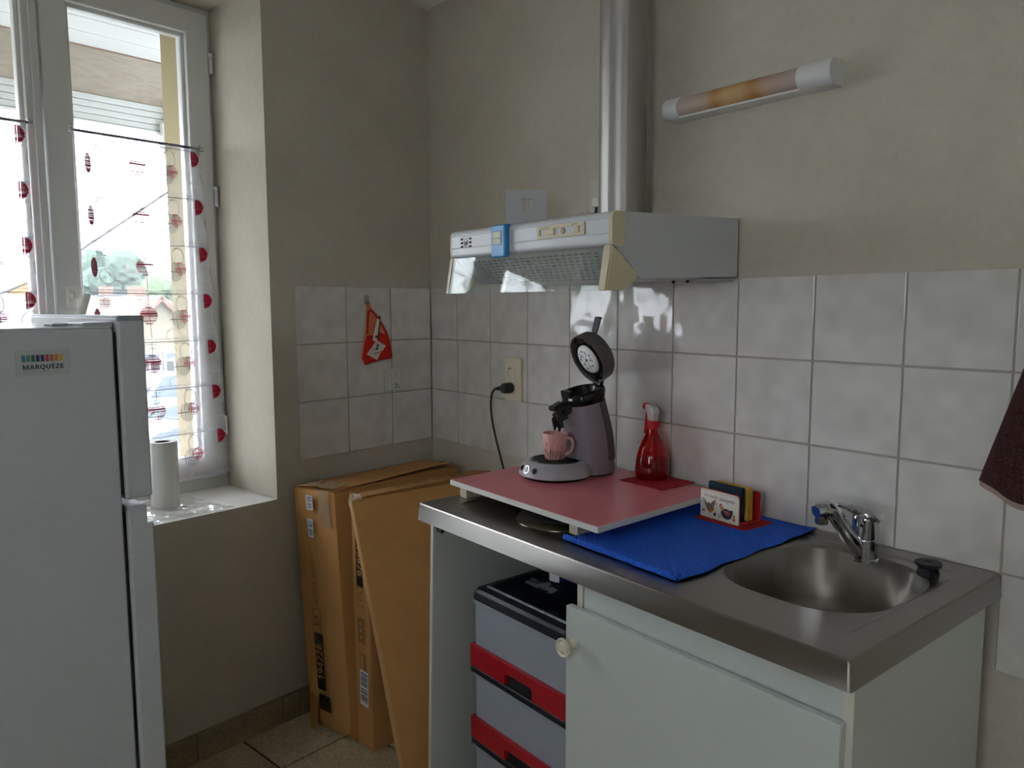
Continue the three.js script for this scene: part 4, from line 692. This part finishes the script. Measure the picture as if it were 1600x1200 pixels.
  for (let r = 0; r < 9; r++) for (let c = 0; c < 25; c++) { const px = -.262 + c * .0222 + (r % 2 ? .011 : 0), py = -.062 + r * .0155; if (px > .268) continue; plate.holes.push(poly([[px - .0076, py - .0032], [px - .0064, py + .0032], [px + .0076, py + .0032], [px + .0064, py - .0032]])); }
  mesh('grease_filter', [xf(extr(plate, .0016), 0, .021, .130, 1.125 + 0, 0, 0)], std('#e2e5e5', .4), o);
  mesh('underside', [at(x0 + .006, x1 - .006, 1.4905, 1.493, .01, .285)], std('#b9bdbd', .5), o);
  mesh('lamp_lens', [at(1.02, 1.20, 1.484, 1.492, .19, .26, .003)], std('#d9d9d2', .4), o);
  for (const [lx, lz] of [[1.29, .10], [1.335, .10]]) mesh('screw', [cyl(.004, .004, .008, lx - cx, -.012, lz - .22, 0, 0, 0, 12)], M.black, o);

  const d = thing('exhaust_duct', 'brushed aluminium exhaust pipe rising from the hood to the ceiling', 'duct', V(1.098, 1.6405, .088));
  const alu = std('#b3b0ab', .46, { metalness: 1 });
  mesh('pipe', [lathe([[.0635, 0], [.064, .01], [.064, H - 1.6405 - .002]], 72)], alu, d);
  mesh('collar', [lathe([[.064, 0], [.069, 0], [.069, .003], [.0648, .005], [.0641, .010]], 72)], alu, d);

  const c = thing('hood_clip', 'bright blue plastic clip case with a cream panel on the hood front', 'clip', V(1.040, 1.548, .466), 0);
  mesh('case', [extr(rrect(.056, .080, .005, 0, .040), .017, .004, 3).translate(0, 0, -.0085), box(.050, .010, .012, 0, .077, -.009, .003)], std('#2f94d6', .32), c);
  mesh('recess', [span(-.022, .016, .030, .066, .0068, .0089, .0005)], std('#2a7fb8', .4), c);
  mesh('panel', [span(-.019, .0145, .0475, .0635, .008, .0098, .0005), span(-.0185, .0145, .0315, .0460, .008, .0098, .0005)], std('#d6d5b4', .5), c, 'cream panel in two strips');

  const v = thing('vent_panel', 'square pale grey panel with three upright slots standing on the hood', 'panel', V(.832, 1.6385, .205), .89);
  mesh('plate', [(() => { const s = rrect(.119, .122, .003, 0, .061); for (const k of [-1, 0, 1]) hole(s, k * .0105 - .003, k * .0105 + .003, .058, .096); return extr(s, .012, .0015).translate(0, 0, -.006); })()], std('#c4c6c6', .5), v);
mesh('foot', [span(-.055, .055, 0, .004, -.016, .016, .001)], std('#c4c6c6', .5), v);

  const j = thing('outlet_box', 'small cream wall outlet with a black cord, tucked behind the exhaust pipe', 'outlet', V(.925, 1.752, -.007));
  mesh('plate', [extr(rrect(.078, .098, .005), .012, .003, 3)], std('#c9c4b2', .5), j);
  mesh('plug', [span(-.004, .024, -.036, -.008, .011, .036, .004)], std('#dedbcf', .4), j);
  mesh('cord', [tube([[.010, -.03, .030], [.010, -.05, .032], [.004, -.072, .036], [-.004, -.1135, .045]], .004, 20, 10)], M.black, j);
}

// ---------------------------------------------------------------- wall lamp
{
  const o = thing('wall_lamp', 'long half-round wall lamp with white ends and a heat-browned cover', 'wall lamp', V(1.4395, 1.936, 0)); o.rotation.z = -.006;
  const sec = (r, h) => { const p = []; p.push([-.007, h], [.02, h]); for (let k = 0; k <= 22; k++) { const a = PI / 2 - k / 22 * PI; p.push([.028 + (r) * Math.cos(a), h * Math.sin(a)]); } p.push([.02, -h], [-.007, -h]); return poly(p); };
  const white = std('#dcdcda', .35);
  mesh('end_cap', [extrX(sec(.028, .0285), .146, .2285, .003, 3)], white, o);
  mesh('end_cap', [extrX(sec(.028, .0285), -.2365, -.187, .003, 3)], white, o);
  mesh('back_plate', [span(-.19, .15, -.0265, .0265, -.007, .020, .003)], white, o);
  mesh('base_rail', [span(-.19, .15, -.028, -.0225, -.006, .042, .002)], white, o);
  const nn = noiseFn(12, 41);
  const stain = dataTex(512, 128, (u, v) => {                          // plastic browned where the bulbs were, in two blotches each above and below
    const w = nn(u, v * .4) - .5, b = (cu, su, k) => k * Math.exp(-(((u - cu + .05 * w) / su) ** 2));
    const e = .35 + .65 * Math.pow(Math.abs(v - .5) * 2, 1.3), t = clamp(b(.34, .06, 1.15) * e + b(.66, .065, 1.25) * e), y = clamp(b(.50, .24, .95) + .12 * w);
    const c0 = [.72, .64, .60], c1 = [.78, .63, .42], c2 = [.66, .39, .12];
    return [0, 1, 2].map((i) => lerp(lerp(c0[i], c1[i], y), c2[i], t * .85));
  }, true);
  stain.wrapS = stain.wrapT = THREE.ClampToEdgeWrapping;
  const cov = grid(40, 24, (u, v) => { const a = lerp(-PI / 2 - .0, PI / 2, v); return [lerp(-.189, .149, u), .0258 * Math.sin(a), .027 + .0262 * Math.cos(a)]; });
  mesh('cover', [cov], phy(0xffffff, .35, { map: stain, side: THREE.DoubleSide }), o, 'translucent cover browned by heat', false);
}

// ---------------------------------------------------------------- sockets, cord, switch
{
  const o = thing('wall_socket', 'cream double wall socket on the tiles left of the coffee machine', 'socket', V(.5255, 1.1750, 0));
  const cm = std('#ddd4b8', .4);
  mesh('frame', [extr(rrect(.086, .150, .004), .011, .0035, 3)], cm, o);
  for (const y of [.029, -.029]) {
    const s = rrect(.045, .045, .002); const h = new THREE.Path(); h.absarc(0, 0, .0195, 0, 2 * PI, true); s.holes.push(h);
    const u = mesh('socket', [extr(s, .0025, .0006, 1, 20).translate(-.006, y, .0108), lathe([[0, -.006], [.0185, -.006], [.0195, .002]], 40, -.006, y, .0105, PI / 2)], std('#e2dabf', .4), o);
    mesh('pin', [cyl(.0024, .0024, .016, -.006, y + .009, .013, PI / 2, 0, 0, 14)], std('#bdbdbd', .2, { metalness: 1 }), u);
    mesh('contact', [cyl(.0024, .0024, .001, -.0155, y - .002, .0055, PI / 2, 0, 0, 14), cyl(.0024, .0024, .001, .0035, y - .002, .0055, PI / 2, 0, 0, 14), box(.016, .004, .002, -.003, y + .0145, .0075)], M.black, u);
  }
  const c = thing('power_cord', 'black power cord with its plug in the lower socket, hanging behind the board', 'cord', V(.5195, 1.146, .013));
  mesh('plug', [lathe([[0, .038], [.010, .038], [.0165, .034], [.019, .024], [.0195, .004], [.018, 0], [0, 0]], 36, 0, 0, 0, PI / 2), xf(lathe([[.010, 0], [.0085, .006], [.0085, .012], [.0065, .014], [.0065, .022], [.0048, .038], [0, .038]], 20), -.012, -.001, .028, 0, 0, PI / 2 + .12)], M.black, c);
  mesh('cord', [tube([[-.044, -.005, .028], [-.062, -.012, .027], [-.078, -.035, .025], [-.084, -.075, .023], [-.078, -.125, .021], [-.062, -.185, .018], [-.040, -.25, .014], [-.022, -.31, .010], [-.01, -.36, .008]], .0038, 60, 10)], M.black, c);

  const s = thing('light_switch', 'square white wall switch on the tiles below the red pot holder', 'switch', L(0, 1.150, .2035), TH);
  mesh('frame', [extrX(rrect(.080, .082, .004), 0, .010, .003, 3)], std('#c9c9be', .4), s);
  mesh('rocker', [xf(extrX(rrect(.050, .054, .003), 0, .007, .0015), .0085, 0, -.006, 0, 0, -.07)], std('#cfcfc4', .35), s);
  mesh('screw', [cyl(.002, .002, .002, .0165, .020, -.006, 0, 0, PI / 2, 12)], M.black, s);
  mesh('lens', [cyl(.003, .003, .002, .0155, -.017, -.010, 0, 0, PI / 2, 12), span(.0095, .0115, -.0295, -.027, -.030, -.006)], std('#3c3c36', .4), s);
}

// ---------------------------------------------------------------- pot holder on its hook (window-wall frame)
{
  const hk = thing('wall_hook', 'clear adhesive hook above the red pot holder', 'hook', L(0, 1.450, .3165), TH);
  mesh('hook', [extrX(rrect(.022, .036, .008), 0, .004, .0015), tube([[.003, -.004, 0], [.011, -.014, 0], [.016, -.012, 0], [.017, -.004, 0]], .0028, 16, 8)], phy('#eef0f0', .1, { transmission: .8, thickness: 0 }), hk);
  const o = thing('pot_holder', 'red and peach folded cloth pot holder with a white clip and card', 'pot holder', L(.006, 1.216, .28), TH);
  const S = ([z, y]) => [z - .28, y - 1.216];
  const outl = [[.3190, 1.436], [.308, 1.4395], [.3015, 1.420], [.288, 1.407], [.265, 1.381], [.246, 1.352], [.2305, 1.320], [.2205, 1.285], [.2160, 1.236], [.258, 1.231], [.300, 1.225], [.337, 1.2165], [.350, 1.243], [.338, 1.29], [.3247, 1.354], [.3215, 1.41]];
  const gauze = dataTex(128, 128, (u, v) => { const k = .55 + .45 * Math.max(Math.abs(Math.sin(u * 24 * PI)), Math.abs(Math.sin(v * 24 * PI))); return [k, k * .93, k * .9]; }, true, [12, 12]);
  mesh('backing', [extrX(poly(outl.map(S)), 0, .006, .0025, 2)], std('#ee9468', .9, { map: gauze }), o, 'peach gauze back');
  const low = [[.3265, 1.322], [.298, 1.320], [.262, 1.327], [.2325, 1.323], [.2205, 1.285], [.217, 1.238], [.258, 1.233], [.300, 1.227], [.3365, 1.219], [.349, 1.243], [.337, 1.29]];
  mesh('panel', [extrX(poly(low.map(S)), .005, .0085, .0012, 2)], std('#d6200f', .9, { bumpMap: weave, bumpScale: .0006 }), o, 'red lower panel');
  const scal = [], edge = [[.3245, 1.330], [.3225, 1.36], [.320, 1.39], [.3145, 1.4095], [.304, 1.411], [.291, 1.401], [.270, 1.376], [.249, 1.347], [.2345, 1.322], [.224, 1.287], [.2195, 1.262], [.2165, 1.238], [.24, 1.2345], [.27, 1.231], [.30, 1.2265], [.335, 1.2185]], cv = new THREE.CatmullRomCurve3(edge.map(S).map(([z, y]) => V(.008, y, z)));
  for (let k = 0; k <= 62; k++) { const p = cv.getPointAt(k / 62); scal.push(xf(new THREE.SphereGeometry(.0042, 10, 8), p.x, p.y, p.z)); }
  mesh('scalloped_edging', [...scal, new THREE.TubeGeometry(cv, 60, .0024, 8)], std('#c2160d', .9), o);
  mesh('clip', [xf(extrX(poly([[-.0095, 0], [.0075, .002], [.0035, .085], [-.0045, .083]]), 0, .007, .002, 2), .010, 1.299 - 1.216, .2975 - .28, -.24)], std('#dcdcd5', .45), o);
  mesh('clip_back', [xf(extrX(poly([[-.0075, .005], [.0025, .005], [.0025, .088], [-.0045, .088]]), 0, .005, .0015, 2), .006, 1.305 - 1.216, .285 - .28, -.20), xf(extrX(rrect(.009, .010, .003), 0, .001), .0172, 1.316 - 1.216, .292 - .28)], std('#3a3733', .5), o);
  const cd = mesh('card', [extrX(poly([[.331, 1.253], [.285, 1.302], [.262, 1.279], [.264, 1.262], [.284, 1.229]].map(S)), .009, .0105, .0004), extrX(poly([[.283, 1.303], [.267, 1.294], [.2415, 1.281], [.258, 1.262], [.270, 1.265]].map(S)), .0088, .0098, .0003)], std('#d8cfc6', .8), o);
  decal('print', .05, .056, canvasTex(200, 224, (x, w, h) => { x.clearRect(0, 0, w, h); x.strokeStyle = x.fillStyle = '#1a1214'; x.lineWidth = 13; x.lineCap = 'round'; for (const k of [0, 40]) { x.beginPath(); x.moveTo(142 + k * .6, 30 + k * .4); x.bezierCurveTo(104 + k * .5, 44, 128 + k * .6, 78, 108 + k * .6, 108 + k * .1); x.stroke(); } x.beginPath(); x.moveTo(96, 116); x.lineTo(136, 92); x.stroke(); x.lineWidth = 4; x.beginPath(); x.moveTo(28, 112); x.quadraticCurveTo(52, 78, 70, 100); x.stroke(); x.beginPath(); for (let k = 0; k < 18; k++) x.lineTo(64 + k * 6, 168 + (k % 2 ? -7 : 6) - k * .6); x.stroke(); }), cd, .0112, 1.268 - 1.216, .290 - .28, 0, PI / 2, 0, { clear: true, mat: { alphaTest: .3, transparent: false } });
}

// ---------------------------------------------------------------- brown towel at the right edge
{
  const o = thing('hand_towel', 'dark brown towelling hand towel with a pale hem hanging at the right edge', 'towel', V(2.137, 1.070, .05));
  const pile = dataTex(256, 256, (u, v) => .5 * nD(u, v) + .5 * nE(u, v), false, [6, 6]);
  const tow = std('#3b1a18', 1, { bumpMap: pile, bumpScale: .003 }), hem = std('#a08a7c', 1, { bumpMap: pile, bumpScale: .003 });
  const ringT = (v) => { const n = 90, r = [], w = lerp(.128, .010, Math.pow(v, 1.02)), d = lerp(.036, .010, v), y = v * .46; for (let i = 0; i < n; i++) { const a = i / n * 2 * PI, f = 1 + .035 * Math.sin(a * 5 + v * 2.2) * (1 - v * .6) + .03 * Math.sin(a * 9 + 1.3); r.push([Math.cos(a) * w * f, y + (1 - v) * (.012 * (1 - Math.cos(a)) + .003 * Math.sin(a * 5) - .012 + .012 * Math.cos(a * 2)), Math.sin(a) * d * f]); } return r; };
  const rs = []; for (let k = 0; k <= 30; k++) rs.push(ringT(k / 30));
  mesh('cloth', [loft(rs.map((r) => r.slice().reverse()), true, false, true, 1.2)], tow, o);
  const h0 = ringT(0), h1 = h0.map(([x, y, z]) => [x * .985, y - .011, z * .97]), h2 = h0.map(([x, y, z]) => [x * .9, y - .009, z * .8]), h3 = h0.map(([x, y, z]) => [x * .9, y + .02, z * .8]);
  mesh('hem', [loft([h3, h2, h1, h0].map((r) => r.slice().reverse()), true, true, false, .8)], hem, o, 'pale hem');
  const k = thing('towel_hook', 'wall hook holding the brown towel just outside the picture', 'hook', V(2.137, 1.53, -.006));
  mesh('hook', [cyl(.016, .016, .006, 0, .02, .003, PI / 2), tube([[0, .02, .004], [0, .015, .05], [0, .0, .062], [0, .012, .075]], .005, 20, 10)], M.chrome, k);
}

renderer.render(scene, camera);
